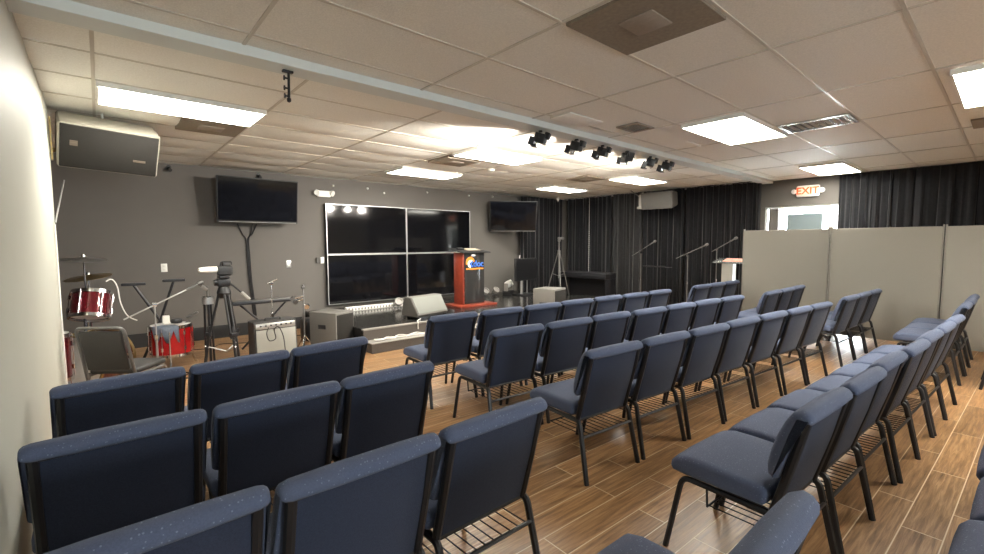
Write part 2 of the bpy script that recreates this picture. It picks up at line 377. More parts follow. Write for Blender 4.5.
# stage: one lower step and the black platform
bm = NB(); box2(bm, 2.66, 8.15, 5.74, YB-0.02, 0, 0.29); st = struct('floor_stage', bm, M_stage, label='black glossy stage platform')
bm = NB(); box2(bm, 2.655, 8.15, 5.725, 5.742, 0.0, 0.275); struct('trim_6', bm, M_riser)
bm = NB(); box2(bm, 2.65, 8.15, 5.715, 5.775, 0.275, 0.296, 0.003); struct('trim_7', bm, M_trimgray)
bm = NB(); box2(bm, 2.66, 5.4, 5.49, 5.725, 0, 0.125); struct('trim_8', bm, M_riser)
bm = NB(); box2(bm, 2.655, 5.4, 5.48, 5.725, 0.125, 0.138, 0.003); struct('trim_9', bm, M_trimgray)

# ================================================================== CEILING FITTINGS
def ceiling_light(label, x0, x1, y0, y1):   # all lit alike
    t = thing('ceiling_light', label, 'ceiling light', ((x0+x1)/2, (y0+y1)/2, CEIL-0.032), 0, 'ceiling troffers')
    a, b = (x1-x0)/2, (y1-y0)/2
    bm = NB(); f = 0.014
    for X0, X1, Y0, Y1 in ((-a, a, -b, -b+f), (-a, a, b-f, b), (-a, -a+f, -b+f, b-f), (a-f, a, -b+f, b-f)): box2(bm, X0, X1, Y0, Y1, -0.004, 0.034)
    obj('frame', bm, M_white, t, smooth=False)
    bm = NB(); box2(bm, -a+f, a-f, -b+f, b-f, 0.0, 0.006); obj('diffuser', bm, M_lamp, t, smooth=False)
    return t
ceiling_light('bright ceiling light nearest the grey loudspeaker hung by the left wall', 0.045, 1.18, 4.385, 4.955)
ceiling_light('bright stage ceiling light nearest behind the first spotlights on the beam', 3.54, 4.675, 4.33, 4.86)
ceiling_light('stage ceiling light over the left half of the video wall', 3.56, 4.70, 6.17, 6.72)
ceiling_light('small far stage ceiling light above the monitor in the corner', 7.02, 8.13, 6.16, 6.68)
ceiling_light('stage ceiling light in front of the loudspeaker hung on the curtain', 7.03, 8.17, 4.35, 4.88)
ceiling_light('large square-looking ceiling light in the hall beside the metal air vent', 4.46, 5.67, 1.66, 2.25)
ceiling_light('ceiling light nearest the red exit sign', 8.20, 9.42, 1.68, 2.24)
ceiling_light('cream-coloured ceiling light cut by the right edge of the picture', 4.48, 5.69, -0.26, 0.35)
for q, (x, y) in enumerate(((3.15, -2.55), (5.66, -1.5))):  # two lights out of view, added to supply light and reflections
    ceiling_light('unseen ceiling light added over the seating behind the viewer', x, x+1.22, y-0.3, y+0.31)

def vent_tile(label, x0, x1, y0, y1, plate):
    t = thing('ceiling_vent', label, 'vent', ((x0+x1)/2, (y0+y1)/2, CEIL-(0.012 if y0 < 3 else 0.032)), 0, 'stained ceiling vents')
    a, b = (x1-x0)/2, (y1-y0)/2
    bm = NB(); box2(bm, -a+0.012, a-0.012, -b+0.012, b-0.012, -0.002, 0.03); obj('backing', bm, M_vent, t, smooth=False)
    if plate:
        bm = NB(); box2(bm, -0.105, 0.105, -0.10, 0.10, -0.009, -0.001, 0.004); obj('deflector_plate', bm, M_ventplate, t)
    return t
vent_tile('large brown stained ceiling vent with a square centre plate over the seating', FOX+0.01, FOX+0.62, FOY+TY, FOY+2*TY, True)
vent_tile('brown stained vent beside the ceiling light near the left loudspeaker', 0.62, 1.17, 4.98, 5.54, True)
vent_tile('brown stained vent between the two stage ceiling lights', 3.56, 4.14, 4.99, 5.50, True)
vent_tile('brown vent tile beside the far stage ceiling light', 6.4, 6.95, 4.86, 5.36, True)
vent_tile('brown vent tile beyond the cream ceiling light at the picture edge', 6.40, 6.90, -0.26, 0.35, False)
def grille_vent(label, x, y, sx, sy, m, lou):
    t = thing('air_vent', label, 'vent', (x, y, CEIL-0.012))
    bm = NB(); f = 0.03
    for a in ((-sx/2, sx/2, -sy/2, -sy/2+f), (-sx/2, sx/2, sy/2-f, sy/2), (-sx/2, -sx/2+f, -sy/2+f, sy/2-f), (sx/2-f, sx/2, -sy/2+f, sy/2-f)): box2(bm, *a, -0.006, 0.008)
    obj('frame', bm, m, t)
    bm = NB()
    for k in range(lou): bx(bm, 0, -sy/2+f+(sy-2*f)*(k+0.5)/lou, 0.002, sx-2*f, (sy-2*f)/lou*0.9, 0.003, rot=Matrix.Rotation(R(25), 4, 'X'))
    obj('louvres', bm, m, t, smooth=False)
    return t
grille_vent('shiny metal ceiling vent with louvres beside the large hall light', 5.42, 1.34, 0.42, 0.59, M_alureflect, 9)
grille_vent('small dull grey louvred vent in the hall ceiling near the beam', 4.17, 2.58, 0.32, 0.24, M_ventplate, 8)
bm = NB(); bx(bm, 0, 0, 0, 0.5, 0.24, 0.012, 0.003); tag(obj('ceiling_panel', bm, M_white, loc=(3.50, 2.79, CEIL-0.007)), 'white access panel in the hall ceiling beside the beam', 'panel')
bm = NB(); lathe(bm, [(0, -0.035), (0.05, -0.035), (0.06, -0.02), (0.06, 0)]); tag(obj('smoke_detector', bm, M_white, loc=(4.77, 5.51, CEIL-0.001)), 'white round smoke detector on the stage ceiling', 'detector')
bm = NB(); bx(bm, 0, 0, -0.006, 0.3, 0.03, 0.012, 0.002); bx(bm, 0.16, 0, -0.012, 0.04, 0.05, 0.022, 0.006); tag(obj('ceiling_bracket', bm, M_white, loc=(5.35, 2.55, CEIL-0.001)), 'small white bracket fixed to the hall ceiling near the beam', 'bracket')
# black mount hanging from the beam
t = thing('camera_mount', 'black bracket with three knobs hanging from the beam', 'mount', (0.98, 3.14, CEIL-0.058))
bm = NB(); bx(bm, 0, 0, -0.008, 0.11, 0.05, 0.016, 0.004); obj('plate', bm, M_black, t)
bm = NB(); tube(bm, [(0.01, 0, -0.01), (0.005, 0, -0.21)], 0.014, 8); lathe(bm, [(0, -0.02), (0.02, -0.012), (0.022, 0), (0.02, 0.012), (0, 0.02)], (0.005, 0, -0.205)); obj('arm', bm, M_black, t)
for z in (-0.055, -0.125, -0.18):
    bm = NB(); tube(bm, [(0.005, 0, z), (-0.035, 0, z)], 0.007, 8); lathe(bm, [(0, -0.006), (0.018, -0.006), (0.018, 0.006), (0, 0.006)], (-0.038, 0, z), (1, 0, 0), 12); obj('knob', bm, M_black, t)
t.scale = (0.6, 0.6, 0.9)
# row of stage spotlights clamped under the beam
def spotlight(label, x, yaw, red=False):
    t = thing('spotlight', label, 'spotlight', (x, YBM+0.10, CEIL-0.058), R(yaw), 'spotlights on the beam')
    bm = NB(); bx(bm, 0, 0, -0.012, 0.05, 0.05, 0.024, 0.004); tube(bm, rounded([(-0.088, 0, -0.12), (-0.088, 0, -0.035), (0.088, 0, -0.035), (0.088, 0, -0.12)], 0.02, 3), 0.007, 6); obj('yoke', bm, M_black, t)
    rt = Matrix.Rotation(R(20), 4, 'X')
    bm = NB(); bx(bm, 0, 0.0, -0.11, 0.16, 0.16, 0.13, 0.015, rot=rt); bx(bm, 0, -0.10, -0.085, 0.12, 0.07, 0.09, 0.01, rot=rt); obj('housing', bm, M_blackpl, t)
    bm = NB(); bx(bm, 0, 0.078, -0.138, 0.14, 0.01, 0.11, 0.002, rot=rt); obj('lens', bm, M_redgel if red else M_lens, t)
    bm = NB()
    for s in (-1, 1): bx(bm, s*0.09, 0.11, -0.15, 0.006, 0.08, 0.12, rot=rt @ Matrix.Rotation(R(-18*s), 4, 'Z'))
    bx(bm, 0, 0.10, -0.215, 0.15, 0.08, 0.005, rot=rt @ Matrix.Rotation(R(-15), 4, 'X')); obj('barn_doors', bm, M_black, t, smooth=False)
    bm = NB(); tube(bm, catmull([(0.06, -0.07, -0.07), (0.13, -0.06, -0.15), (0.12, -0.02, -0.20), (0.05, 0, -0.16)], 5), 0.004, 5); obj('power_cord', bm, M_cable, t)
    t.scale = (0.7, 0.7, 0.7)
    return t
for lab, x, yw, rd in (('first black spotlight on the beam counting from the left', 3.38, 30, 0), ('second black spotlight on the beam counting from the left', 3.95, 12, 0), ('third black spotlight on the beam counting from the left', 4.42, 20, 0),
                       ('fourth black spotlight on the beam with open flaps', 4.92, -20, 0), ('fifth spotlight on the beam with a red face', 5.46, 35, 1), ('last black spotlight at the right end of the row', 5.88, 10, 0)):
    sl = spotlight(lab, x, yw, rd)
    # every fixture is switched on; the first lights the left of the back wall, the others the platform
    tgt, en, sz = {30: ((1.75, 8.05, 1.95), 125, 95), 12: ((2.0, 8.05, 1.8), 48, 112), 20: ((3.6, 8.05, 1.8), 40, 112)}.get(yw, ((x+0.9, 8.05, 1.75), 42, 112))
    l = bpy.data.lights.new('spotlight_lamp', 'SPOT'); l.energy = en*(0.5 if rd else 1); l.spot_size = R(sz); l.spot_blend = 0.9; l.shadow_soft_size = 0.05; l.color = (1.0, 0.93, 0.82)
    lo = bpy.data.objects.new('spotlight_lamp', l); C.objects.link(lo); p = Vector((x, YBM+0.24, CEIL-0.18)); lo.location = p
    lo.rotation_euler = (Vector(tgt)-p).to_track_quat('-Z', 'Y').to_euler()
# ================================================================== BACK WALL
def tv(label, cx, cy, cz, wd, ht, yaw, tilt=0.0):
    t = thing('television', label, 'television', (cx, cy, cz), R(yaw), 'wall televisions')
    rx = Matrix.Rotation(R(tilt), 4, 'X')
    bm = NB(); bx(bm, 0, 0.0, 0, wd, 0.05, ht, 0.006, rot=rx); obj('body', bm, M_blackpl, t)
    bm = NB(); bx(bm, 0, -0.027, 0.008, wd-0.03, 0.004, ht-0.05); bmesh.ops.transform(bm, matrix=rx, verts=bm.verts[:]); obj('screen', bm, M_screen, t, smooth=False)
    bm = NB(); bx(bm, 0, -0.027, -ht/2+0.01, wd*0.96, 0.004, 0.006); bmesh.ops.transform(bm, matrix=rx, verts=bm.verts[:]); obj('lower_trim', bm, M_alu, t, smooth=False)
    return t
def wall_mount(t, back):
    bm = NB(); bx(bm, 0, 0.05, 0, 0.4, 0.04, 0.35, 0.004); bx(bm, 0, 0.05+back/2, 0, 0.06, back, 0.08); obj('mount_arm', bm, M_black, t)
t = tv('black television above the video camera tripod on the left of the back wall', 1.90, 7.66, 2.125, 1.14, 0.68, 0, 9); wall_mount(t, 0.30)
t = tv('black television beside the curtain at the right end of the back wall', 7.25, 7.60, 2.08, 1.10, 0.70, -33, 12)
bm = NB(); bx(bm, -0.12, 0.05, 0, 0.3, 0.04, 0.3, 0.004); tube(bm, [(-0.12, 0.06, 0), (-0.25, 0.37, 0)], 0.03, 8); obj('mount_arm', bm, M_black, t)
# video wall of four panels
X0, X1, Z0, Z1 = 3.04, 6.26, 0.365, 2.17
xm, zm = (X0+X1)/2, (Z0+Z1)/2
for lab, a, b, c, d in (('upper left black panel of the four-panel video wall', X0, xm, zm, Z1), ('upper right black panel of the four-panel video wall', xm, X1, zm, Z1),
                        ('lower left black panel of the four-panel video wall', X0, xm, Z0, zm), ('lower right video wall panel behind the red lectern', xm, X1, Z0, zm)):
    t = thing('video_wall_panel', lab, 'screen', ((a+b)/2, 7.97, (c+d)/2), 0, 'video wall panels')
    W, H = b-a-0.004, d-c-0.004
    bm = NB(); bx(bm, 0, 0.02, 0, W, 0.07, H); obj('body', bm, M_blackpl, t, smooth=False)
    bm = NB(); bx(bm, 0, -0.018, 0, W-0.028, 0.006, H-0.028); obj('screen', bm, M_screen, t, smooth=False)
    bm = NB(); f = 0.014
    for x0_, x1_, z0_, z1_ in ((-W/2, W/2, H/2-f, H/2), (-W/2, W/2, -H/2, -H/2+f), (-W/2, -W/2+f, -H/2+f, H/2-f), (W/2-f, W/2, -H/2+f, H/2-f)): box2(bm, x0_, x1_, -0.022, -0.014, z0_, z1_)
    obj('bezel', bm, M_alu, t, smooth=False)
# emergency light with two heads
t = thing('emergency_light', 'white two-headed emergency light above the video wall', 'emergency light', (3.04, YB-0.035, 2.335))
bm = NB(); bx(bm, 0, 0, 0, 0.23, 0.07, 0.11, 0.02, seg=3); obj('case', bm, M_white, t)
for s in (-1, 1):
    bm = NB(); lathe(bm, [(0, -0.03), (0.03, -0.03), (0.052, 0.02), (0.05, 0.035), (0, 0.03)], (s*0.125, -0.03, 0.02), (s*0.5, -0.8, -0.35), 16); obj('lamp_head', bm, M_white, t)
def plate(name, label, cat, x, z, m, hole=True, group=None):
    t = thing(name, label, cat, (x, YB-0.004, z), 0, group)
    bm = NB(); bx(bm, 0, 0, 0, 0.075, 0.008, 0.12, 0.003); obj('cover_plate', bm, m, t)
    bm = NB()
    for s in ((-0.026, 0.026) if hole else (0,)): bx(bm, 0, -0.006, s, 0.035, 0.006, 0.03 if hole else 0.06, 0.002)
    obj('sockets' if hole else 'rocker', bm, M_drumhead, t)
plate('wall_outlet', 'white wall outlet on the grey wall above the red drum', 'outlet', 0.70, 1.12, M_white)
plate('wall_outlet', 'grey wall outlet between the television and the video wall', 'outlet', 2.42, 1.12, M_alu)
t = thing('light_switch', 'pale switch box with a dark side at the video wall edge', 'switch', (2.96, YB-0.02, 1.17))
bm = NB(); bx(bm, 0.02, 0, 0, 0.06, 0.04, 0.11, 0.004); obj('box', bm, M_white, t)
bm = NB(); bx(bm, -0.05, 0, 0, 0.07, 0.035, 0.10, 0.004); obj('side_box', bm, M_dkgray, t)
# cable bundle down from the television
bm = NB(); z0 = 1.78
for k, (dx, sgn) in enumerate(((0.0, -1), (0.02, 1), (0.035, 0.4))):
    tube(bm, catmull([(1.79+dx+sgn*0.13, YB-0.03, z0), (1.79+dx+sgn*0.06, YB-0.025, 1.62), (1.78+dx, YB-0.02, 1.52), (1.79+dx, YB-0.02, 1.2), (1.80+dx, YB-0.02, 0.9), (1.82+dx, YB-0.02, 0.65), (1.85+dx, YB-0.02, 0.3)], 5), 0.010, 6)
tag(obj('television_cables', bm, M_cable), 'black cables hanging down the wall below the left television', 'cable')
# small cameras and cable clips under the ceiling edge
for lab, x in (('tiny black camera under the ceiling beside the left loudspeaker', 0.82), ('tiny black camera above the left television', 2.0)):
    t = thing('wall_camera', lab, 'camera', (x, YB-0.03, 2.55), 0, 'small cameras on the back wall')
    bm = NB(); lathe(bm, [(0, -0.03), (0.025, -0.03), (0.03, 0), (0.025, 0.03), (0, 0.03)], (0, -0.03, -0.02), (0.3, -1, -0.4), 12); obj('body', bm, M_blackpl, t)
    bm = NB(); tube(bm, [(0, 0.03, 0.02), (0, -0.02, 0.0)], 0.01, 8); lathe(bm, [(0, 0), (0.03, 0), (0.03, 0.01), (0, 0.01)], (0, 0.03, 0.02), (0, -1, 0), 12); obj('bracket', bm, M_blackpl, t)
for k, (x, z) in enumerate(((3.22, 2.50), (3.88, 2.50), (4.22, 2.44), (5.2, 2.52), (6.3, 2.53), (7.0, 2.55))):
    bm = NB(); lathe(bm, [(0, 0), (0.018, 0.0), (0.02, 0.02), (0.012, 0.035), (0, 0.04)], (0, 0, 0), (0, -1, -0.3), 10)
    tag(obj('wall_hook', bm, M_white, loc=(x, YB, z)), 'small white hook high on the grey wall above the screens', 'hook', 'white hooks above the screens')
bm = NB(); lathe(bm, [(0, 0), (0.05, -0.01), (0.03, -0.06), (0.0, -0.12)], (0, 0, 0), (0, 0, 1), 12)
tag(obj('corner_hook', bm, M_white, loc=(8.95, 7.72, CEIL-0.002)), 'white pointed hook at the ceiling corner over the stage', 'hook')

# ================================================================== CURTAINS
def curtain(label, p0, p1, z0, z1, m, folds, amp, seed):
    rnd = random.Random(seed); p0, p1 = Vector(p0), Vector(p1); d = p1-p0; L = d.length; t = d.normalized(); nrm = Vector((-t.y, t.x))
    bm = NB(); n = folds*8; rows = 12; ph = [rnd.uniform(0, 6.28) for _ in range(4)]; am = [rnd.uniform(0.5, 1.2) for _ in range(folds+2)]
    V = []
    for j in range(rows+1):
        v = j/rows; row = []
        for i in range(n+1):
            u = i/n; s = u*folds + 0.25*math.sin(u*9+ph[0])
            k = am[min(int(max(s, 0)), folds+1)]
            a = amp*k*(0.55+0.45*v)*math.sin(2*math.pi*s) + amp*0.5*math.sin(2*math.pi*s*0.43+ph[1]+v*0.6) + 0.006*math.sin(2*math.pi*s*2.3+ph[2]+v*2)
            q = p0+t*(u*L+0.01*math.sin(s*5+v*2+ph[3]))+nrm*a
            row.append(bm.verts.new((q.x, q.y, z1+(z0-z1)*v)))
        V.append(row)
    for j in range(rows):
        for i in range(n): bm.faces.new((V[j][i], V[j][i+1], V[j+1][i+1], V[j+1][i]))
    bmesh.ops.solidify(bm, geom=bm.faces[:], thickness=0.004)
    o = obj('stage_curtain', bm, m, sharp=180); tag(o, label, 'curtain', 'black curtains on the right wall'); return o
CX = 9.42
curtain('short black curtain in the far corner beside the right television', (7.75, 7.88), (CX-0.1, 7.86), 0.02, CEIL-0.03, M_curtain, 12, 0.035, 2)
curtain('black curtain behind the black piano and the thin tripod', (CX, 7.78), (CX, 6.42), 0.02, CEIL-0.03, M_curtain, 13, 0.035, 3)
curtain('charcoal grey curtain left of the loudspeaker hung on the curtain', (CX-0.05, 6.38), (CX-0.03, 5.60), 0.02, CEIL-0.03, M_curtgray, 7, 0.035, 4)
curtain('black curtain directly below the hung loudspeaker', (CX, 5.55), (CX, 4.63), 0.02, CEIL-0.03, M_curtain, 9, 0.035, 5)
curtain('black curtain between the hung loudspeaker and the exit doorway', (CX, 4.58), (CX+0.06, 3.17), 0.02, CEIL-0.03, M_curtain, 14, 0.035, 6)
curtain('black curtain between the exit doorway and the bright slit', (XR-0.09, 2.03), (XR-0.09, 1.335), 0.42, CEIL-0.02, M_curtain, 9, 0.03, 8)
curtain('black curtain right of the bright slit over the grey partition', (XR-0.09, 1.33), (XR-0.09, -1.6), 0.02, CEIL-0.02, M_curtain, 26, 0.03, 9)
bm = NB(); tube(bm, [(CX, 7.9, CEIL-0.014), (CX+0.06, 3.25, CEIL-0.014)], 0.011, 8); tag(obj('curtain_rail', bm, M_black), 'black rail carrying the stage curtains under the ceiling', 'rail')
bm = NB(); random.seed(5)
pts = [(CX-0.05, 7.05, 2.6-0.06*k) for k in range(10)]+[(CX-0.05, 7.05, 2.0-0.05*k) for k in range(27)]
tube(bm, pts, 0.004, 5)
for p in pts[15:]: lathe(bm, [(0, -0.014), (0.012, 0), (0, 0.014)], p, (random.uniform(-.5, .5), random.uniform(-.5, .5), 1), 6)
tag(obj('string_lights', bm, M_wcable), 'white string of small lights hanging down the black curtain', 'string lights')
bm = NB(); n = 40
for k in range(n):
    y = 7.8-4.5*k/n; lathe(bm, [(0, -0.012), (0.009, 0), (0, 0.012)], (CX-0.13, y, CEIL-0.03+0.008*math.sin(k)), (0, 0, 1), 5)
tube(bm, [(CX-0.13, 7.8-4.5*k/n, CEIL-0.026+0.008*math.sin(k)) for k in range(n)], 0.003, 4)
tag(obj('fairy_lights', bm, M_wcable), 'string of tiny pale lights along the top of the stage curtain', 'string lights')

# exit sign
t = thing('exit_sign', 'glowing red exit sign with two white lamp heads above the doorway', 'sign', (XR-0.035, 2.50, 2.385), R(90))
bm = NB(); bx(bm, 0, 0.0, 0, 0.36, 0.06, 0.205, 0.03, seg=3); obj('housing', bm, M_white, t)
bm = NB(); bx(bm, 0, 0.032, 0, 0.31, 0.006, 0.16, 0.002); obj('face', bm, M_exitface, t)
me = text_mesh('EXIT', 0.17, 0.002); me.materials.append(M_exitred)
tx = bpy.data.objects.new('lettering', me); C.objects.link(tx); tx.parent = t; tx.rotation_euler = (R(90), 0, R(180)); tx.location = (0, 0.037, 0)
for s in (-1, 1):
    bm = NB(); lathe(bm, [(0, -0.03), (0.03, -0.03), (0.045, 0.02), (0.04, 0.03), (0, 0.03)], (s*0.21, 0.01, 0.005), (s*0.3, 0.9, -0.2), 14); tube(bm, [(s*0.17, 0, 0), (s*0.21, 0, 0)], 0.012, 6); obj('lamp_head', bm, M_white, t)
t.rotation_euler = (0, 0, R(90))

# ================================================================== PARTITION
PX = 8.42
for lab, a, b, dx in (('grey fabric partition panel beside the acrylic lectern', 3.07, 1.84, 0.0), ('grey fabric partition panel in the middle of the run', 1.835, 0.605, 0.0), ('grey fabric partition panel cut by the right picture edge', 0.60, -0.63, 0.0)):
    t = thing('partition_panel', lab, 'partition', (PX, (a+b)/2, 0), 0, 'grey partition panels'); L = a-b-0.004
    bm = NB(); bx(bm, 0, 0, 0.86, 0.05, L-0.03, 1.60, 0.012); obj('fabric_panel', bm, M_part, t)
    bm = NB()
    for s in (-1, 1): bx(bm, 0, s*(L/2-0.009), 0.87, 0.056, 0.016, 1.63, 0.004)
    obj('edge_post', bm, M_parttrim, t)
    bm = NB(); bx(bm, 0, 0, 0.105, 0.045, L-0.04, 0.07, 0.003); obj('kick_rail', bm, M_parttrim, t)
    for s in (-1, 1):
        bm = NB(); bx(bm, 0, s*(L/2-0.04), 0.03, 0.34, 0.04, 0.025, 0.006); bx(bm, 0, s*(L/2-0.04), 0.012, 0.30, 0.03, 0.024, 0.004); obj('foot', bm, M_parttrim, t)

# ================================================================== LOUDSPEAKERS
def wedge_of(label): pass
t = thing('loudspeaker', 'dark grey loudspeaker hung beside the left wall under the ceiling', 'loudspeaker', (0.115, 5.42, 2.36), R(4), 'hung loudspeakers')
rt = Matrix.Rotation(R(30), 4, 'X') @ Matrix.Rotation(R(2.5), 4, 'Y')
bm = NB()
prof = [(-0.17, -0.195), (0.13, -0.15), (0.16, -0.10), (0.16, 0.15), (0.14, 0.185), (-0.17, 0.20)]
loft_x(bm, prof, [(-0.345, 0.02), (-0.33, 0.0), (0.33, 0.0), (0.345, 0.02)])
bmesh.ops.transform(bm, matrix=rt, verts=bm.verts[:]); obj('cabinet', bm, mat('warm_grey_shell', (0.30, 0.28, 0.23), 0.6, 0, 0.12, 80), t)
bm = NB(); bx(bm, 0, -0.175, 0, 0.665, 0.02, 0.375, 0.006); bmesh.ops.transform(bm, matrix=rt, verts=bm.verts[:]); obj('grille', bm, M_grille, t)
bm = NB(); bx(bm, -0.245, -0.187, 0.035, 0.05, 0.004, 0.045); bx(bm, -0.245, -0.19, 0.035, 0.05, 0.003, 0.008); bmesh.ops.transform(bm, matrix=rt, verts=bm.verts[:]); obj('square_badge', bm, M_jblorange, t, smooth=False)
bm = NB(); bx(bm, 0.20, -0.187, -0.055, 0.09, 0.004, 0.018); bmesh.ops.transform(bm, matrix=rt, verts=bm.verts[:]); obj('name_badge', bm, M_jblorange, t, smooth=False)
bm = NB(); tube(bm, [(-0.03, 0.02, 0.16), (-0.03, 0.02, CEIL-2.36)], 0.008, 8); obj('hanging_rod', bm, M_white, t)
bm = NB(); tube(bm, [(-0.345, 0.05, -0.09), (-0.38, 0.05, -0.09)], 0.02, 8); bx(bm, -0.375, 0.05, 0, 0.012, 0.06, 0.36); obj('wall_bracket', bm, M_brass, t)

t = thing('loudspeaker', 'grey loudspeaker hung in front of the black curtain', 'loudspeaker', (9.12, 5.03, 2.375), R(-86), 'hung loudspeakers')
rt = Matrix.Rotation(R(9), 4, 'X')
bm = NB(); prof = [(-0.16, -0.18), (0.11, -0.14), (0.13, -0.10), (0.13, 0.10), (0.11, 0.14), (-0.16, 0.18)]
loft_x(bm, prof, [(-0.345, 0.02), (-0.33, 0), (0.33, 0), (0.345, 0.02)]); bmesh.ops.transform(bm, matrix=rt, verts=bm.verts[:]); obj('cabinet', bm, M_gray, t)
bm = NB(); bx(bm, 0, -0.165, 0, 0.66, 0.02, 0.345, 0.006); bmesh.ops.transform(bm, matrix=rt, verts=bm.verts[:]); obj('grille', bm, M_dkgray, t)
bm = NB(); bx(bm, -0.24, -0.178, -0.05, 0.04, 0.004, 0.03); bmesh.ops.transform(bm, matrix=rt, verts=bm.verts[:]); obj('badge', bm, M_jblorange, t, smooth=False)
bm = NB(); bx(bm, -0.385, -0.04, -0.02, 0.06, 0.16, 0.30, 0.01); bx(bm, -0.40, -0.10, -0.15, 0.10, 0.06, 0.05, 0.008); tube(bm, [(-0.40, 0.0, 0.06), (-0.62, -0.1, 0.245)], 0.01, 8); obj('yoke_bracket', bm, M_trimgray, t)

def floor_speaker(label, n, ang, wd, dp, ht):
    """n: nearest bottom corner, wd along the turned x axis, dp along the turned y axis"""
    t = thing('subwoofer', label, 'loudspeaker', (n[0], n[1], 0), R(ang))
    bm = NB(); box2(bm, 0, wd, 0, dp, 0.025, ht, 0.012); obj('cabinet', bm, M_gray, t)
    for x in (0.05, wd-0.05):
        for y in (0.05, dp-0.05):
            bm = NB(); lathe(bm, [(0, 0), (0.02, 0), (0.024, 0.026), (0, 0.026)], (x, y, 0), n=10); obj('foot', bm, M_blackpl, t)
    bm = NB(); box2(bm, 0.02, wd-0.02, -0.008, 0.004, 0.05, ht-0.03, 0.003); obj('grille', bm, M_grille, t)
    bm = NB(); bx(bm, -0.004, dp*0.52, ht*0.62, 0.012, 0.13, 0.06, 0.006); bx(bm, -0.009, dp*0.52, ht*0.62-0.02, 0.01, 0.10, 0.012); obj('handle', bm, M_black, t)
    return t
floor_speaker('grey floor loudspeaker box beside the stage steps', (2.36, 5.93), 26, 0.36, 0.47, 0.52)
floor_speaker('tan-grey loudspeaker box in front of the thin tripod', (5.72, 5.0), 15, 0.46, 0.41, 0.68)
# stage wedge monitor
t = thing('floor_monitor', 'grey wedge floor monitor at the front of the stage', 'loudspeaker', (3.92, 6.16, 0.29), R(12))
bm = NB(); prof = [(-0.19, 0.07), (-0.02, 0.335), (0.12, 0.335), (0.20, 0.06), (0.17, 0.035), (-0.16, 0.035)]
loft_x(bm, prof, [(-0.335, 0.012), (-0.325, 0), (0.325, 0), (0.335, 0.012)]); obj('cabinet', bm, M_gray, t)
bm = NB(); d = Vector((0, 0.17, 0.265)); a = math.atan2(0.265, 0.17)
bx(bm, 0, -0.109, 0.209, 0.64, 0.285, 0.012, 0.003, rot=Matrix.Rotation(a, 4, 'X')); obj('grille', bm, mat('wedge_grille', (0.16, 0.165, 0.15), 0.7, 0, 0.2, 400), t)
bm = NB(); bx(bm, 0, 0.0, 0.018, 0.54, 0.26, 0.036); obj('base', bm, M_black, t)

# ================================================================== LECTERNS
LX, LY, LZ = 5.28, 6.74, 0.29
t = thing('lectern', 'dark acrylic lectern with red wood side and round logo on stage', 'lectern', (LX, LY, LZ), R(0))
bm = NB(); box2(bm, -0.42, 0.44, -0.30, 0.26, 0, 0.04, 0.006); obj('base', bm, M_mahog, t)
for x in (-0.235, 0.235):
    bm = NB(); box2(bm, x-0.018, x+0.018, -0.13, 0.15, 0.04, 1.0, 0.004); obj('side_panel', bm, M_mahog, t)
bm = NB(); box2(bm, -0.217, 0.245, -0.145, -0.131, 0.05, 1.01, 0.002); obj('front_panel', bm, M_acrylic, t)
bm = NB(); box2(bm, -0.217, 0.217, -0.10, 0.14, 0.50, 0.515); obj('shelf', bm, M_mahog, t)
rt = Matrix.Rotation(R(9), 4, 'X')
bm = NB(); bx(bm, 0.01, 0.0, 1.035, 0.66, 0.46, 0.022, 0.005, rot=rt); obj('reading_top', bm, M_blackpl, t)
fy = -0.149
def arc(bm, r0, r1, a0, a1, cx, cz, y, n=20):
    P = [(cx+r1*math.cos(R(a0+(a1-a0)*k/n)), cz+r1*math.sin(R(a0+(a1-a0)*k/n))) for k in range(n+1)]+[(cx+r0*math.cos(R(a1-(a1-a0)*k/n)), cz+r0*math.sin(R(a1-(a1-a0)*k/n))) for k in range(n+1)]
    v = [bm.verts.new((x, y, z)) for x, z in P]; w2 = [bm.verts.new((x, y+0.003, z)) for x, z in P]; N = len(P)
    for k in range(n):
        a, b, c, d = k, k+1, N-2-k, N-1-k
        bm.faces.new((v[a], v[b], v[c], v[d])); bm.faces.new((w2[d], w2[c], w2[b], w2[a]))
    for k in range(N): bm.faces.new((v[k], w2[k], w2[(k+1) % N], v[(k+1) % N]))
g = bpy.data.objects.new('logo', None)
bm = NB(); arc(bm, 0.055, 0.105, 10, 200, -0.09, 0.815, fy); lg = obj('logo_arch', bm, M_orange, t, smooth=False)
bm = NB(); arc(bm, 0.03, 0.075, 60, 270, -0.08, 0.79, fy-0.002); obj('logo_crescent', bm, M_logowhite, t, smooth=False)
bm = NB(); arc(bm, 0.025, 0.06, 80, 280, -0.035, 0.785, fy-0.004); obj('logo_swoosh', bm, M_blue, t, smooth=False)
bm = NB(); box2(bm, -0.19, 0.225, fy-0.002, fy+0.002, 0.685, 0.71); obj('logo_strip', bm, M_orange, t, smooth=False)
bpy.data.objects.remove(g)
me = text_mesh('doc', 0.165, 0.002); me.materials.append(M_blue)
tx = bpy.data.objects.new('logo_lettering', me); C.objects.link(tx); tx.parent = t; tx.rotation_euler = (R(90), 0, 0); tx.location = (0.10, fy-0.004, 0.785)
bm = NB(); bx(bm, 0.0, 0, 0, 0.30, 0.2, 0.012, 0.002, rot=rt); tag(obj('open_book', bm, mat('aged_paper', (0.42, 0.36, 0.28), 0.8, 0, 0.1, 20), loc=(LX+0.05, LY, LZ+1.056)), 'open pale notes lying on the stage lectern top', 'book')
bm = NB(); bx(bm, 0.0, 0, 0, 0.13, 0.09, 0.035, 0.008, rot=rt); tag(obj('black_box', bm, M_black, loc=(LX-0.20, LY+0.02, LZ+1.068)), 'small black device on the stage lectern top', 'device')
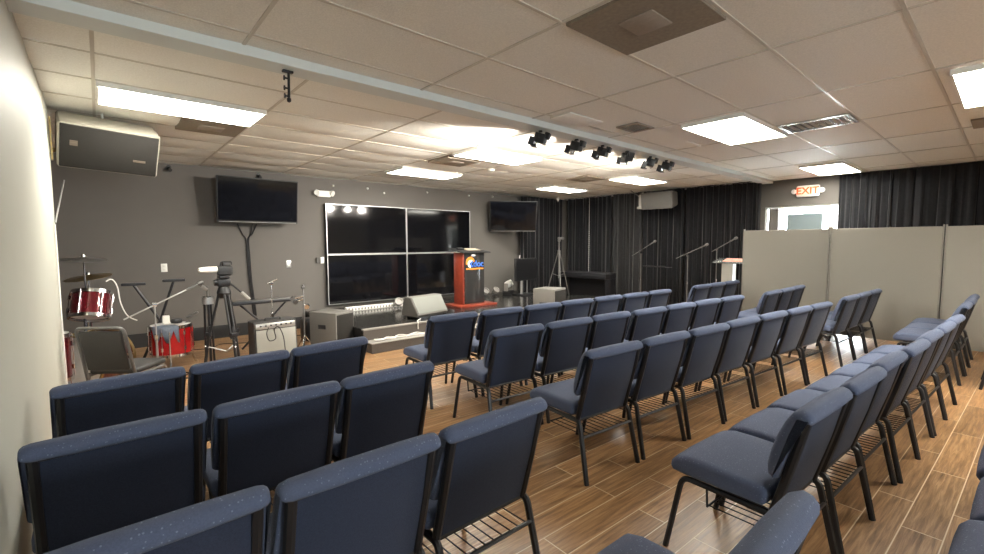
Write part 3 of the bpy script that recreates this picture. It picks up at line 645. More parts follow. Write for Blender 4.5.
# clear lectern near the partition
t = thing('acrylic_lectern', 'clear acrylic lectern with pink papers beside the partition', 'lectern', (8.85, 3.44, 0), R(-90))
bm = NB(); bx(bm, 0, 0, 0.02, 0.5, 0.4, 0.03, 0.005); obj('base', bm, M_frost, t)
bm = NB(); bx(bm, -0.02, 0, 0.55, 0.20, 0.16, 1.04, 0.006); obj('column', bm, M_frost, t)
bm = NB(); bx(bm, 0, 0, 1.12, 0.52, 0.36, 0.015, 0.003, rot=Matrix.Rotation(R(12), 4, 'X')); obj('reading_top', bm, M_clear, t)
bm = NB(); bx(bm, 0, 0, 0, 0.34, 0.22, 0.012, 0.002, rot=Matrix.Rotation(R(12), 4, 'X'))
tag(obj('papers', bm, M_pinkpaper, loc=(8.85, 3.37, 1.135), rotz=R(-90)), 'pink and red papers lying on the clear lectern', 'papers')

# ================================================================== STAGE EQUIPMENT
t = thing('monitor_stand', 'black stage monitor screen on a low stand by the curtain', 'monitor', (7.25, 7.2, 0.29), R(6))
bm = NB(); bx(bm, 0, 0, 0.585, 0.74, 0.045, 0.50, 0.006); obj('body', bm, M_blackpl, t)
bm = NB(); bx(bm, 0, -0.025, 0.59, 0.71, 0.006, 0.46); obj('screen', bm, mat('matte_screen', (0.008, 0.008, 0.009), 0.3), t, smooth=False)
bm = NB(); tube(bm, [(-0.06, 0.05, 0.02), (-0.06, 0.05, 0.6)], 0.02, 8); tube(bm, [(0.12, 0.05, 0.02), (0.12, 0.05, 0.6)], 0.015, 8); obj('pole', bm, M_alu, t)
bm = NB(); bx(bm, 0.03, 0.03, 0.012, 0.5, 0.35, 0.024, 0.005); obj('base', bm, M_black, t)
bm = NB(); tube(bm, catmull([(-0.15, 0.04, 0.9), (-0.17, 0.04, 0.75), (-0.1, 0.05, 0.3), (-0.12, 0.04, 0.03)], 5), 0.008, 6); obj('cable', bm, M_wcable, t)

def tripod_stand(label, x, y, z, foot_r, apex, top, m, name='tripod'):
    t = thing(name, label, 'tripod', (x, y, z))
    for k in range(3):
        a = R(90+120*k+20); bm = NB(); tube(bm, [(0.02*math.cos(a), 0.02*math.sin(a), apex), (foot_r*math.cos(a), foot_r*math.sin(a), 0.008)], 0.011, 8); obj('leg', bm, m, t)
        bm = NB(); tube(bm, [(0, 0, apex*0.45), (foot_r*0.5*math.cos(a), foot_r*0.5*math.sin(a), apex*0.5)], 0.006, 6); obj('brace', bm, m, t)
    bm = NB(); tube(bm, [(0, 0, apex*0.40), (0, 0, top)], 0.013, 8); obj('column', bm, m, t)
    bm = NB(); lathe(bm, [(0, -0.04), (0.03, -0.04), (0.034, 0), (0.03, 0.04), (0, 0.04)], (0, 0, apex)); obj('collar', bm, m, t)
    return t
t = tripod_stand('thin grey tripod with a small camera before the far curtain', 7.72, 6.62, 0.29, 0.30, 0.975, 1.22, M_tube)
bm = NB(); bx(bm, 0, 0, 1.245, 0.05, 0.05, 0.08, 0.01); bx(bm, 0.06, 0, 1.275, 0.18, 0.05, 0.05, 0.012); obj('camera_head', bm, M_tube, t)

# digital piano
t = thing('digital_piano', 'black digital piano standing against the far curtain', 'piano', (8.72, 6.62, 0), R(-90))
bm = NB(); bx(bm, 0, 0, 0.70, 1.36, 0.42, 0.12, 0.01); obj('body', bm, M_black, t)
bm = NB(); bx(bm, 0, 0.14, 0.765, 1.38, 0.16, 0.02, 0.004); obj('top', bm, M_blackpl, t)
bm = NB(); bx(bm, 0, 0.17, 0.42, 1.28, 0.025, 0.46); obj('back_board', bm, M_black, t)
for s in (-1, 1):
    bm = NB(); bx(bm, s*0.655, 0, 0.325, 0.03, 0.36, 0.65, 0.004); obj('side_panel', bm, M_black, t)
bm = NB(); bx(bm, 0, -0.13, 0.763, 1.22, 0.13, 0.01, 0.002); obj('key_lid', bm, M_black, t)

def mic_stand(label, x, y, top, b0, b1, rotz=0.0, m=M_tube, base='round', mic=True, z=0.0):
    """b0, b1: boom ends relative to the stand foot"""
    t = thing('microphone_stand', label, 'microphone stand', (x, y, z), rotz)
    bm = NB()
    if base == 'round': lathe(bm, [(0, 0), (0.13, 0), (0.13, 0.012), (0.03, 0.03), (0, 0.03)])
    else:
        for k in range(3): a = R(120*k+30); tube(bm, [(0, 0, 0.09), (0.19*math.cos(a), 0.19*math.sin(a), 0.01)], 0.010, 6)
        lathe(bm, [(0, 0.06), (0.02, 0.06), (0.02, 0.14), (0, 0.14)])
    obj('base', bm, M_black, t)
    bm = NB(); tube(bm, [(0, 0, 0.02), (0, 0, top*0.55)], 0.012, 8); tube(bm, [(0, 0, top*0.5), (0, 0, top)], 0.008, 8); obj('pole', bm, m, t)
    bm = NB(); lathe(bm, [(0, -0.03), (0.018, -0.03), (0.02, 0.02), (0, 0.03)], (0, 0, top*0.55), n=10); lathe(bm, [(0, -0.02), (0.024, -0.02), (0.024, 0.02), (0, 0.02)], (0, 0, top), (1, 0, 0), 10); obj('clutch', bm, M_chrome, t)
    bm = NB(); tube(bm, [b0, b1], 0.0075, 8); obj('boom', bm, m, t)
    if mic:
        d = (Vector(b1)-Vector(b0)).normalized(); p = Vector(b1)
        bm = NB(); lathe(bm, [(0, -0.01), (0.011, 0), (0.014, 0.12), (0.024, 0.125), (0.027, 0.15), (0.02, 0.178), (0, 0.185)], p-d*0.03, d, 12); obj('microphone', bm, M_tube, t)
    return t
mic_stand('microphone stand with a short boom left of the flat music stand', 8.9, 5.31, 1.25, (0, 0.22, 1.17), (0, -0.22, 1.43))
mic_stand('microphone stand with a bright diagonal boom behind the chairs', 8.9, 4.27, 1.20, (0, 0.24, 1.14), (0, -0.26, 1.37))
mic_stand('dark microphone stand beside the clear lectern', 9.12, 3.80, 1.32, (0, 0.10, 1.28), (0, -0.24, 1.48))
t = thing('music_stand', 'black music stand with a flat desk before the curtain', 'music stand', (8.9, 4.93, 0))
bm = NB()
for k in range(3): a = R(120*k); tube(bm, [(0, 0, 0.25), (0.25*math.cos(a), 0.25*math.sin(a), 0.01)], 0.009, 6)
obj('legs', bm, M_black, t)
bm = NB(); tube(bm, [(0, 0, 0.2), (0, 0, 0.94)], 0.012, 8); obj('pole', bm, M_black, t)
bm = NB(); bx(bm, 0, 0, 0.955, 0.30, 0.52, 0.008, 0.002, rot=Matrix.Rotation(R(5), 4, 'Y')); bx(bm, -0.15, 0, 0.965, 0.03, 0.52, 0.03, 0.003); obj('desk', bm, M_black, t)

# small stage lights along the platform
def par(label, x, y, yaw, m=None, s=1.0):
    m = m or M_trimgray
    return _par(label, x, y, yaw, m)
def _par(label, x, y, yaw, m):
    t = thing('stage_light', label, 'stage light', (x, y, 0.29), R(yaw), 'small stage lights on the platform')
    bm = NB(); lathe(bm, [(0, -0.05), (0.055, -0.05), (0.075, 0.0), (0.078, 0.05), (0.06, 0.052), (0.05, 0.03), (0, 0.03)], (0, 0, 0.10), (0, -0.75, 0.66), 16); obj('housing', bm, m, t)
    bm = NB(); tube(bm, rounded([(-0.09, 0, 0.10), (-0.09, 0.02, 0.01), (0.09, 0.02, 0.01), (0.09, 0, 0.10)], 0.02, 3), 0.006, 6); obj('bracket', bm, M_black, t)
par('round white stage light at the foot of the video wall', 4.08, 7.3, -20)
par('white stage light beside the lectern base, nearest the lectern', 6.15, 7.62, 10)
par('white stage light second from the lectern base', 6.45, 7.66, -10)
par('small white stage light third from the lectern base', 6.75, 7.66, 0)
t = thing('moving_light', 'taller white moving stage light at the end of the row', 'stage light', (7.05, 7.55, 0.29), R(15))
bm = NB(); bx(bm, 0, 0, 0.05, 0.22, 0.2, 0.1, 0.015); obj('base', bm, M_blackpl, t)
bm = NB()
for s in (-1, 1): bx(bm, s*0.10, 0, 0.17, 0.03, 0.1, 0.18, 0.01)
obj('yoke', bm, M_trimgray, t)
bm = NB(); lathe(bm, [(0, -0.08), (0.07, -0.07), (0.08, 0.0), (0.07, 0.09), (0, 0.09)], (0, 0, 0.24), (0.3, -0.8, 0.5), 16); obj('head', bm, M_white, t)
# white light bar at the foot of the video wall
t = thing('light_bar', 'long white ribbed light bar at the foot of the video wall', 'light bar', (3.72, 7.52, 0.29))
bm = NB(); bx(bm, 0, 0, 0.035, 1.10, 0.08, 0.07, 0.01); obj('housing', bm, M_white, t)
for k in range(18):
    bm = NB(); bx(bm, -0.5+k*0.0588, -0.042, 0.035, 0.03, 0.008, 0.045, 0.003); obj('lens', bm, M_trimgray, t)
# crumpled white cord along the lower step
random.seed(11); bm = NB()
for s in range(3):
    pts = [(2.75+0.09*k+random.uniform(-.02, .02), 5.60+random.uniform(-.06, .06), 0.148+random.uniform(0, 0.02)) for k in range(30)]
    tube(bm, catmull(pts, 3), 0.006, 5)
tag(obj('light_string', bm, M_wcable), 'tangled white light string lying along the lower stage step', 'string lights')
bm = NB(); tube(bm, catmull([(3.5, 5.70, 0.20), (3.5, 5.705, 0.25), (3.5, 5.70, 0.30), (3.55, 5.8, 0.303), (3.7, 5.95, 0.30)], 5), 0.007, 6); tag(obj('white_cable', bm, M_wcable), 'white cable climbing the stage riser below the wedge monitor', 'cable')

# ================================================================== BAND CORNER
# stacking chair with grey tube frame
t = thing('stacking_chair', 'black vinyl stacking chair with grey tube frame near the drums', 'chair', (0.14, 5.0, 0), R(-38))
bm = NB(); bx(bm, 0, 0.02, 0.40, 0.38, 0.38, 0.05, 0.02, seg=3); obj('seat', bm, M_vinyl, t)
rt = Matrix.Rotation(R(12), 4, 'X')
bm = NB(); bx(bm, 0, -0.235, 0.59, 0.33, 0.03, 0.34, 0.012, rot=rt, seg=3); obj('backrest', bm, M_vinyl, t)
bm = NB(); tube(bm, rounded([(-0.195, -0.17, 0.30), (-0.185, -0.275, 0.785), (0.185, -0.275, 0.785), (0.195, -0.17, 0.30)], 0.05), 0.013, 8); obj('back_frame', bm, M_tube, t)
for s in (-1, 1):
    bm = NB(); tube(bm, rounded([(s*0.195, -0.16, 0.39), (s*0.2, -0.24, 0.006)], 0.02), 0.012, 8); obj('leg', bm, M_tube, t)
    bm = NB(); tube(bm, rounded([(s*0.195, -0.16, 0.365), (s*0.195, 0.18, 0.365), (s*0.2, 0.22, 0.006)], 0.04), 0.012, 8); obj('leg', bm, M_tube, t)

def drum(bm_shell, bm_hw, bm_head, c, axis, r, h, lugs=6):
    q = Vector((0, 0, 1)).rotation_difference(Vector(axis)); c = Vector(c)
    lathe(bm_shell, [(r*0.97, -h/2), (r, -h/2+0.004), (r, h/2-0.004), (r*0.97, h/2)], c, axis, 32)
    for s in (-1, 1):
        lathe(bm_hw, [(r, s*h/2-0.022), (r+0.012, s*h/2-0.022), (r+0.012, s*h/2+0.012), (r-0.004, s*h/2+0.012), (r-0.004, s*h/2)], c, axis, 32)
        lathe(bm_head, [(0, s*h/2), (r*0.985, s*h/2), (r*0.985, s*(h/2-0.003)), (0, s*(h/2-0.003))], c, axis, 32)
    for k in range(lugs):
        a = 2*math.pi*k/lugs
        for s in (-1, 1):
            p = c+q @ Vector(((r+0.012)*math.cos(a), (r+0.012)*math.sin(a), s*h*0.27)); tube(bm_hw, [p+q @ Vector((0, 0, -0.022)), p+q @ Vector((0, 0, 0.022))], 0.012, 8)
        tube(bm_hw, [c+q @ Vector(((r+0.012)*math.cos(a), (r+0.012)*math.sin(a), -h/2)), c+q @ Vector(((r+0.012)*math.cos(a), (r+0.012)*math.sin(a), h/2))], 0.004, 6)
# red floor tom on three legs
t = thing('floor_tom', 'bright red floor tom drum with chrome rims in the band corner', 'drum', (0.60, 6.52, 0))
s_, h_, d_ = NB(), NB(), NB(); drum(s_, h_, d_, (0, 0, 0.335), (0, 0, 1), 0.205, 0.33)
obj('shell', s_, M_red, t); obj('hardware', h_, M_chrome, t); obj('drum_heads', d_, M_drumhead, t)
for k in range(3):
    a = R(-100+120*k); bm = NB(); tube(bm, rounded([(0.225*math.cos(a), 0.225*math.sin(a), 0.45), (0.225*math.cos(a), 0.225*math.sin(a), 0.08), (0.26*math.cos(a), 0.26*math.sin(a), 0.006)], 0.05), 0.008, 8); obj('leg', bm, M_chrome, t)
bm = NB(); tube(bm, catmull([(0.16, 0.10, 0.50), (0.22, 0.08, 0.56), (0.20, 0.04, 0.60)], 4), 0.006, 6); lathe(bm, [(0, 0), (0.014, 0.0), (0.018, 0.10), (0.014, 0.13), (0, 0.135)], (0.16, -0.02, 0.575), (0.75, -0.2, 0.4), 12); obj('clip_microphone', bm, M_tube, t)
bm = NB(); n = 16
rows = []
for j in range(9):
    v = j/8; row = []
    for i in range(n+1):
        a = R(-150+ 75*i/n); rr = 0.10+0.118*min(1, v*1.6)
        fall = max(0, v-0.62)*0.42*(0.25+abs(math.sin(2.5*math.pi*i/n))) if v > 0.62 else 0
        row.append(bm.verts.new((0.60+rr*math.cos(a), 6.52+rr*math.sin(a), 0.516-fall+0.004*math.sin(7*i)*v)))
    rows.append(row)
for j in range(8):
    for i in range(n): bm.faces.new((rows[j][i], rows[j][i+1], rows[j+1][i+1], rows[j+1][i]))
bmesh.ops.solidify(bm, geom=bm.faces[:], thickness=0.004)
tag(obj('drum_cloth', bm, M_bluecloth, sharp=180), 'grey-blue cloth draped over the rim of the red drum', 'cloth')
bm = NB(); bx(bm, 0, 0, 0.05, 0.07, 0.05, 0.10, 0.006); tag(obj('white_carton', bm, M_paper, loc=(0.56, 6.56, 0.5135)), 'small white carton standing on the red drum', 'carton')
bm = NB(); lathe(bm, [(0, 0), (0.055, 0), (0.06, 0.03), (0.05, 0.05), (0, 0.05)]); tag(obj('black_pouch', bm, M_black, loc=(0.665, 6.58, 0.5135)), 'small round black pouch on the red drum', 'pouch')
# kit: bass drum with a mounted tom
t = thing('drum_kit', 'wine red bass drum with a chrome-rimmed tom mounted on top', 'drum kit', (-0.12, 5.98, 0))
s_, h_, d_ = NB(), NB(), NB(); drum(s_, h_, d_, (0, 0.02, 0.30), (0.62, 0.78, 0), 0.28, 0.40, 8)
obj('bass_shell', s_, M_wine, t); obj('bass_hardware', h_, M_brass, t); obj('bass_heads', d_, M_drumhead, t)
s_, h_, d_ = NB(), NB(), NB(); drum(s_, h_, d_, (0.03, 0.0, 0.86), (0.12, 0.32, 0.94), 0.15, 0.24, 6)
obj('tom_shell', s_, M_wine, t); obj('tom_hardware', h_, M_chrome, t); obj('tom_heads', d_, M_drumhead, t)
bm = NB(); tube(bm, [(-0.02, 0.06, 0.57), (-0.02, 0.08, 0.80)], 0.014, 8); tube(bm, [(-0.02, 0.08, 0.72), (0.02, 0.04, 0.80)], 0.012, 8); obj('tom_post', bm, M_chrome, t)
for s in (-1, 1):
    bm = NB(); tube(bm, [(s*0.22, -0.02, 0.30), (s*0.34, -0.15, 0.008)], 0.009, 8); obj('spur', bm, M_chrome, t)
t = thing('snare_drum', 'narrow wine red side drum at the wall edge by the stacking chair', 'drum', (-0.40, 5.66, 0))
s_, h_, d_ = NB(), NB(), NB(); drum(s_, h_, d_, (0, 0, 0.44), (0, 0, 1), 0.16, 0.40, 6); obj('shell', s_, M_wine, t); obj('hardware', h_, M_chrome, t); obj('drum_heads', d_, M_drumhead, t)
for k in range(3):
    a = R(40+120*k); bm = NB(); tube(bm, [(0.175*math.cos(a), 0.175*math.sin(a), 0.5), (0.19*math.cos(a), 0.19*math.sin(a), 0.006)], 0.008, 8); obj('leg', bm, M_chrome, t)
def cymbal(label, x, y, z, r, tilt, m):
    t = thing('cymbal_stand', label, 'cymbal', (x, y, 0), 0, 'cymbals on stands')
    bm = NB()
    for k in range(3): a = R(120*k+50); tube(bm, [(0, 0, 0.42), (0.24*math.cos(a), 0.24*math.sin(a), 0.008)], 0.010, 8)
    obj('legs', bm, M_chrome, t)
    bm = NB(); tube(bm, [(0, 0, 0.12), (0, 0, z*0.6)], 0.012, 8); tube(bm, [(0, 0, z*0.55), (0, 0, z+0.03)], 0.008, 8); lathe(bm, [(0, -0.03), (0.018, -0.03), (0.018, 0.03), (0, 0.03)], (0, 0, z*0.6)); obj('pole', bm, M_chrome, t)
    bm = NB(); ax = Vector((math.sin(R(tilt)), -0.1, math.cos(R(tilt)))); lathe(bm, [(0, 0.022), (0.03, 0.02), (0.045, 0.008), (r, -0.012), (r, -0.014), (0.045, 0.006), (0, 0.018)], (0, 0, z), ax, 32); obj('cymbal_plate', bm, m, t)
    bm = NB(); lathe(bm, [(0, 0), (0.02, 0), (0.02, 0.012), (0.012, 0.03), (0, 0.035)], (0, 0, z+0.02)); obj('wing_nut', bm, M_chrome, t)
cymbal('dark crash cymbal held high beside the left wall edge', -0.13, 6.56, 1.305, 0.20, 3, M_tube)
cymbal('tilted brass cymbal just above the chrome-rimmed tom', -0.11, 7.0, 1.09, 0.22, -8, M_brass)
bm = NB(); tube(bm, catmull([(0.04, 6.38, 1.06), (0.09, 6.38, 1.08), (0.13, 6.36, 1.0), (0.15, 6.34, 0.82), (0.20, 6.32, 0.68), (0.28, 6.3, 0.62)], 5), 0.006, 6); tag(obj('drum_cable', bm, M_wcable), 'pale cable looping down beside the drum kit tom', 'cable')
mic_stand('low microphone stand with a long boom over the red drum', 0.43, 6.15, 0.80, (-0.27, 0.0, 0.66), (0.33, 0.0, 0.955), m=M_alu, base='tripod')
# folded V stand (keyboard stand without its keyboard)
t = thing('keyboard_stand', 'black V-shaped folding stand behind the red drum', 'stand', (0.52, 7.0, 0))
for s, w2 in ((-1, 0.32), (1, 0.26)):
    bm = NB(); tube(bm, [(-s*0.18, 0, 0.012), (0.02, 0, 0.50), (s*w2*0.7, 0, 1.0 if s > 0 else 0.97)], 0.016, 8); obj('leg', bm, M_black, t)
    bm = NB(); bx(bm, s*w2*0.7+0.0, 0, 1.0 if s > 0 else 0.975, 0.24, 0.05, 0.035, 0.008); obj('support_arm', bm, M_black, t)
# video camera on a black tripod
t = thing('video_tripod', 'tall black video tripod with a camera in the band corner', 'tripod', (1.06, 5.92, 0))
for k in range(3):
    a = R(-75+120*k)
    bm = NB()
    for off in (-0.022, 0.022):
        o2 = Vector((-math.sin(a), math.cos(a), 0))*off
        tube(bm, [Vector((0.05*math.cos(a), 0.05*math.sin(a), 0.90))+o2, Vector((0.17*math.cos(a), 0.17*math.sin(a), 0.38))+o2], 0.013, 8)
    tube(bm, [(0.15*math.cos(a), 0.15*math.sin(a), 0.52), (0.23*math.cos(a), 0.23*math.sin(a), 0.01)], 0.016, 8)
    bx(bm, 0.17*math.cos(a), 0.17*math.sin(a), 0.43, 0.06, 0.07, 0.05, 0.006, rot=Matrix.Rotation(a, 4, 'Z')); obj('leg', bm, M_black, t)
    bm = NB(); tube(bm, [(0, 0, 0.22), (0.21*math.cos(a), 0.21*math.sin(a), 0.30)], 0.008, 6); obj('spreader_arm', bm, M_alu, t)
bm = NB(); lathe(bm, [(0, 0.84), (0.05, 0.84), (0.075, 0.90), (0.06, 0.95), (0.045, 0.98), (0, 0.98)]); obj('bowl', bm, M_black, t)
bm = NB(); bx(bm, 0, 0, 1.02, 0.13, 0.12, 0.09, 0.015); bx(bm, 0, 0, 1.085, 0.10, 0.16, 0.03, 0.006); lathe(bm, [(0, 0), (0.035, 0), (0.035, 0.03), (0, 0.03)], (-0.065, 0, 1.02), (-1, 0, 0), 12); obj('fluid_head', bm, M_black, t)
bm = NB(); tube(bm, [(0.05, -0.02, 1.02), (0.16, -0.10, 0.90)], 0.010, 8); obj('pan_handle', bm, M_black, t)
bm = NB(); tube(bm, [(0.16, -0.10, 0.90), (0.23, -0.15, 0.815)], 0.019, 10); obj('handle_grip', bm, M_trimgray, t)
t2 = thing('video_camera', 'small black video camera with a pale lens barrel on the tripod', 'camera', (1.06, 5.92, 1.1005))
bm = NB(); bx(bm, 0.02, 0, 0.055, 0.15, 0.09, 0.11, 0.02, seg=3); lathe(bm, [(0, -0.06), (0.04, -0.05), (0.045, 0.02), (0, 0.03)], (0.05, 0, 0.12), (1, 0, 0), 14); obj('body', bm, M_blackpl, t2)
bm = NB(); lathe(bm, [(0, 0), (0.034, 0), (0.034, 0.10), (0.028, 0.17), (0.02, 0.18), (0, 0.18)], (-0.06, 0, 0.07), (-1, -0.1, 0), 16); obj('lens_barrel', bm, M_white, t2)
bm = NB(); tube(bm, rounded([(-0.02, 0, 0.11), (-0.02, 0, 0.155), (0.09, 0, 0.155), (0.09, 0, 0.12)], 0.02, 3), 0.009, 8); obj('top_handle', bm, M_black, t2)
t = thing('folded_stand', 'folded black stand standing upright just left of the video tripod', 'stand', (0.93, 6.14, 0))
for k in range(3):
    a = R(30+120*k); bm = NB(); tube(bm, [(0.035*math.cos(a), 0.035*math.sin(a), 0.85), (0.05*math.cos(a), 0.05*math.sin(a), 0.006)], 0.012, 8); obj('leg', bm, M_black, t)
bm = NB(); tube(bm, [(0, 0, 0.08), (0, 0, 0.97)], 0.012, 8); obj('pole', bm, M_tube, t)
bm = NB(); lathe(bm, [(0, -0.04), (0.055, -0.04), (0.055, 0.04), (0, 0.04)], (0, 0, 0.80)); tube(bm, [(0, 0, 0.93), (-0.05, 0, 0.97)], 0.02, 8); obj('collar', bm, M_alu, t)
# guitar amplifier
t = thing('guitar_amplifier', 'guitar amplifier with a silver-grey grille beside the video tripod', 'amplifier', (1.62, 6.12, 0), R(3))
bm = NB(); prof = [(-0.13, 0.02), (-0.10, 0.50), (0.13, 0.50), (0.13, 0.02)]
loft_x(bm, prof, [(-0.255, 0.01), (-0.245, 0), (0.245, 0), (0.255, 0.01)]); obj('cabinet', bm, M_vinyl, t)
tl = math.atan2(0.03, 0.48); ry = Matrix.Rotation(-tl, 4, 'X')
bm = NB(); bx(bm, 0, -0.128, 0.215, 0.47, 0.014, 0.37, 0.004, rot=ry); obj('grille_cloth', bm, M_ampgrille, t)
bm = NB(); bx(bm, 0, -0.112, 0.445, 0.47, 0.016, 0.07, 0.003, rot=ry); obj('control_panel', bm, M_amppanel, t)
for k in range(7):
    bm = NB(); lathe(bm, [(0, 0), (0.011, 0), (0.009, 0.014), (0, 0.014)], (-0.18+0.06*k, -0.12, 0.45), (0, -1, 0.05), 10); obj('knob', bm, M_black, t)
bm = NB(); tube(bm, rounded([(-0.09, 0.0, 0.50), (-0.09, 0.0, 0.525), (0.09, 0, 0.525), (0.09, 0, 0.50)], 0.02, 3), 0.009, 8); obj('carry_handle', bm, M_black, t)
for sx in (-0.2, 0.2):
    for sy in (-0.08, 0.09):
        bm = NB(); lathe(bm, [(0, 0), (0.016, 0), (0.018, 0.022), (0, 0.022)], (sx, sy, 0), n=10); obj('foot', bm, M_blackpl, t)
bm = NB(); tube(bm, catmull([(1.53, 5.965, 0.43), (1.50, 5.94, 0.36), (1.53, 5.945, 0.27), (1.60, 5.94, 0.29), (1.59, 5.95, 0.40), (1.64, 5.94, 0.43), (1.69, 5.935, 0.3), (1.71, 5.93, 0.1), (1.75, 5.9, 0.01)], 5), 0.006, 6); tag(obj('amplifier_cable', bm, M_cable), 'dark cable looping over the silver amplifier grille', 'cable')
# keyboard behind the amplifier
t = thing('keyboard', 'slim dark electronic keyboard on a stand behind the amplifier', 'keyboard', (1.72, 6.85, 0), R(2))
bm = NB(); bx(bm, 0, 0, 0.66, 0.85, 0.20, 0.045, 0.01); obj('body', bm, M_black, t)
bm = NB(); bx(bm, 0, -0.03, 0.684, 0.80, 0.10, 0.008, 0.002); obj('keys', bm, M_tube, t)
for s in (-1, 1):
    bm = NB(); tube(bm, [(-s*0.30, 0.05, 0.012), (s*0.30, 0.05, 0.625)], 0.014, 8); obj('stand_leg', bm, M_black, t)
mic_stand('short stand with a tilted black microphone behind the amplifier', 1.72, 6.50, 0.93, (-0.05, 0, 0.93), (0.08, 0, 0.985), m=M_chrome, base='tripod', mic=False)
t = thing('hardware_stand', 'upright stand with chrome clamps beside the amplifier', 'stand', (2.10, 6.40, 0))
bm = NB()
for k in range(3): a = R(120*k); tube(bm, [(0, 0, 0.2), (0.13*math.cos(a), 0.13*math.sin(a), 0.008)], 0.009, 6)
obj('legs', bm, M_chrome, t)
bm = NB(); tube(bm, [(0, 0, 0.1), (0, 0, 0.90)], 0.011, 8); lathe(bm, [(0, -0.02), (0.022, -0.02), (0.022, 0.02), (0, 0.02)], (0, 0, 0.86), (1, 0, 0), 10); obj('pole', bm, M_tube, t)
bm = NB()
for z, x in ((0.70, -0.10), (0.62, 0.05), (0.74, -0.13)): tube(bm, [(0, 0, z), (x, 0.02, z-0.03)], 0.012, 8); lathe(bm, [(0, -0.03), (0.034, -0.03), (0.034, 0.03), (0, 0.03)], (x, 0.02, z-0.03), (0.4, 1, 0.3), 12)
obj('clamp', bm, M_chrome, t)
bm = NB(); bx(bm, 0, 0, 0.17, 0.34, 0.28, 0.34, 0.05, seg=3); tag(obj('gear_bag', bm, M_black, loc=(2.42, 6.95, 0)), 'soft black gear bag between the amplifier and the grey speaker box', 'bag')
# cables on the band floor
random.seed(3)
for lab, p in (('thin black cable snaking from the red drum to the video tripod', [(0.55, 6.2, 0), (0.7, 6.05, 0), (0.62, 5.85, 0), (0.85, 5.7, 0), (0.78, 5.4, 0), (1.0, 5.3, 0)]),
               ('black cable looping on the floor between the first-row chairs', [(0.68, 5.0, 0), (0.60, 4.8, 0), (0.72, 4.6, 0), (0.62, 4.4, 0), (0.70, 4.2, 0), (0.58, 4.1, 0)]),
               ('black cable running along the floor by the back wall', [(0.8, 7.4, 0), (1.1, 7.3, 0), (1.3, 7.5, 0), (1.7, 7.3, 0), (2.2, 7.45, 0), (2.5, 7.3, 0)])):
    bm = NB(); tube(bm, catmull([(x, y, 0.006) for x, y, z in p], 6), 0.006, 6); tag(obj('floor_cable', bm, M_cable), lab, 'cable', 'cables on the band floor')
# leaning rod at the left wall and the thin conduit on its edge
bm = NB(); tube(bm, [(-0.262, 5.25, 1.64), (-0.20, 5.5, 2.02)], 0.006, 6); tag(obj('antenna_rod', bm, M_alu), 'thin grey rod leaning at the end of the left wall', 'rod')
bm = NB(); tube(bm, catmull([(XL+0.008, 5.16, 1.62), (XL+0.008, 5.17, 1.2), (XL+0.008, 5.15, 0.8), (XL+0.012, 5.13, 0.4), (XL+0.008, 5.1, 0.12)], 4), 0.006, 6); tag(obj('wall_cable', bm, M_wcable), 'pale cable running down the end of the cream left wall', 'cable')

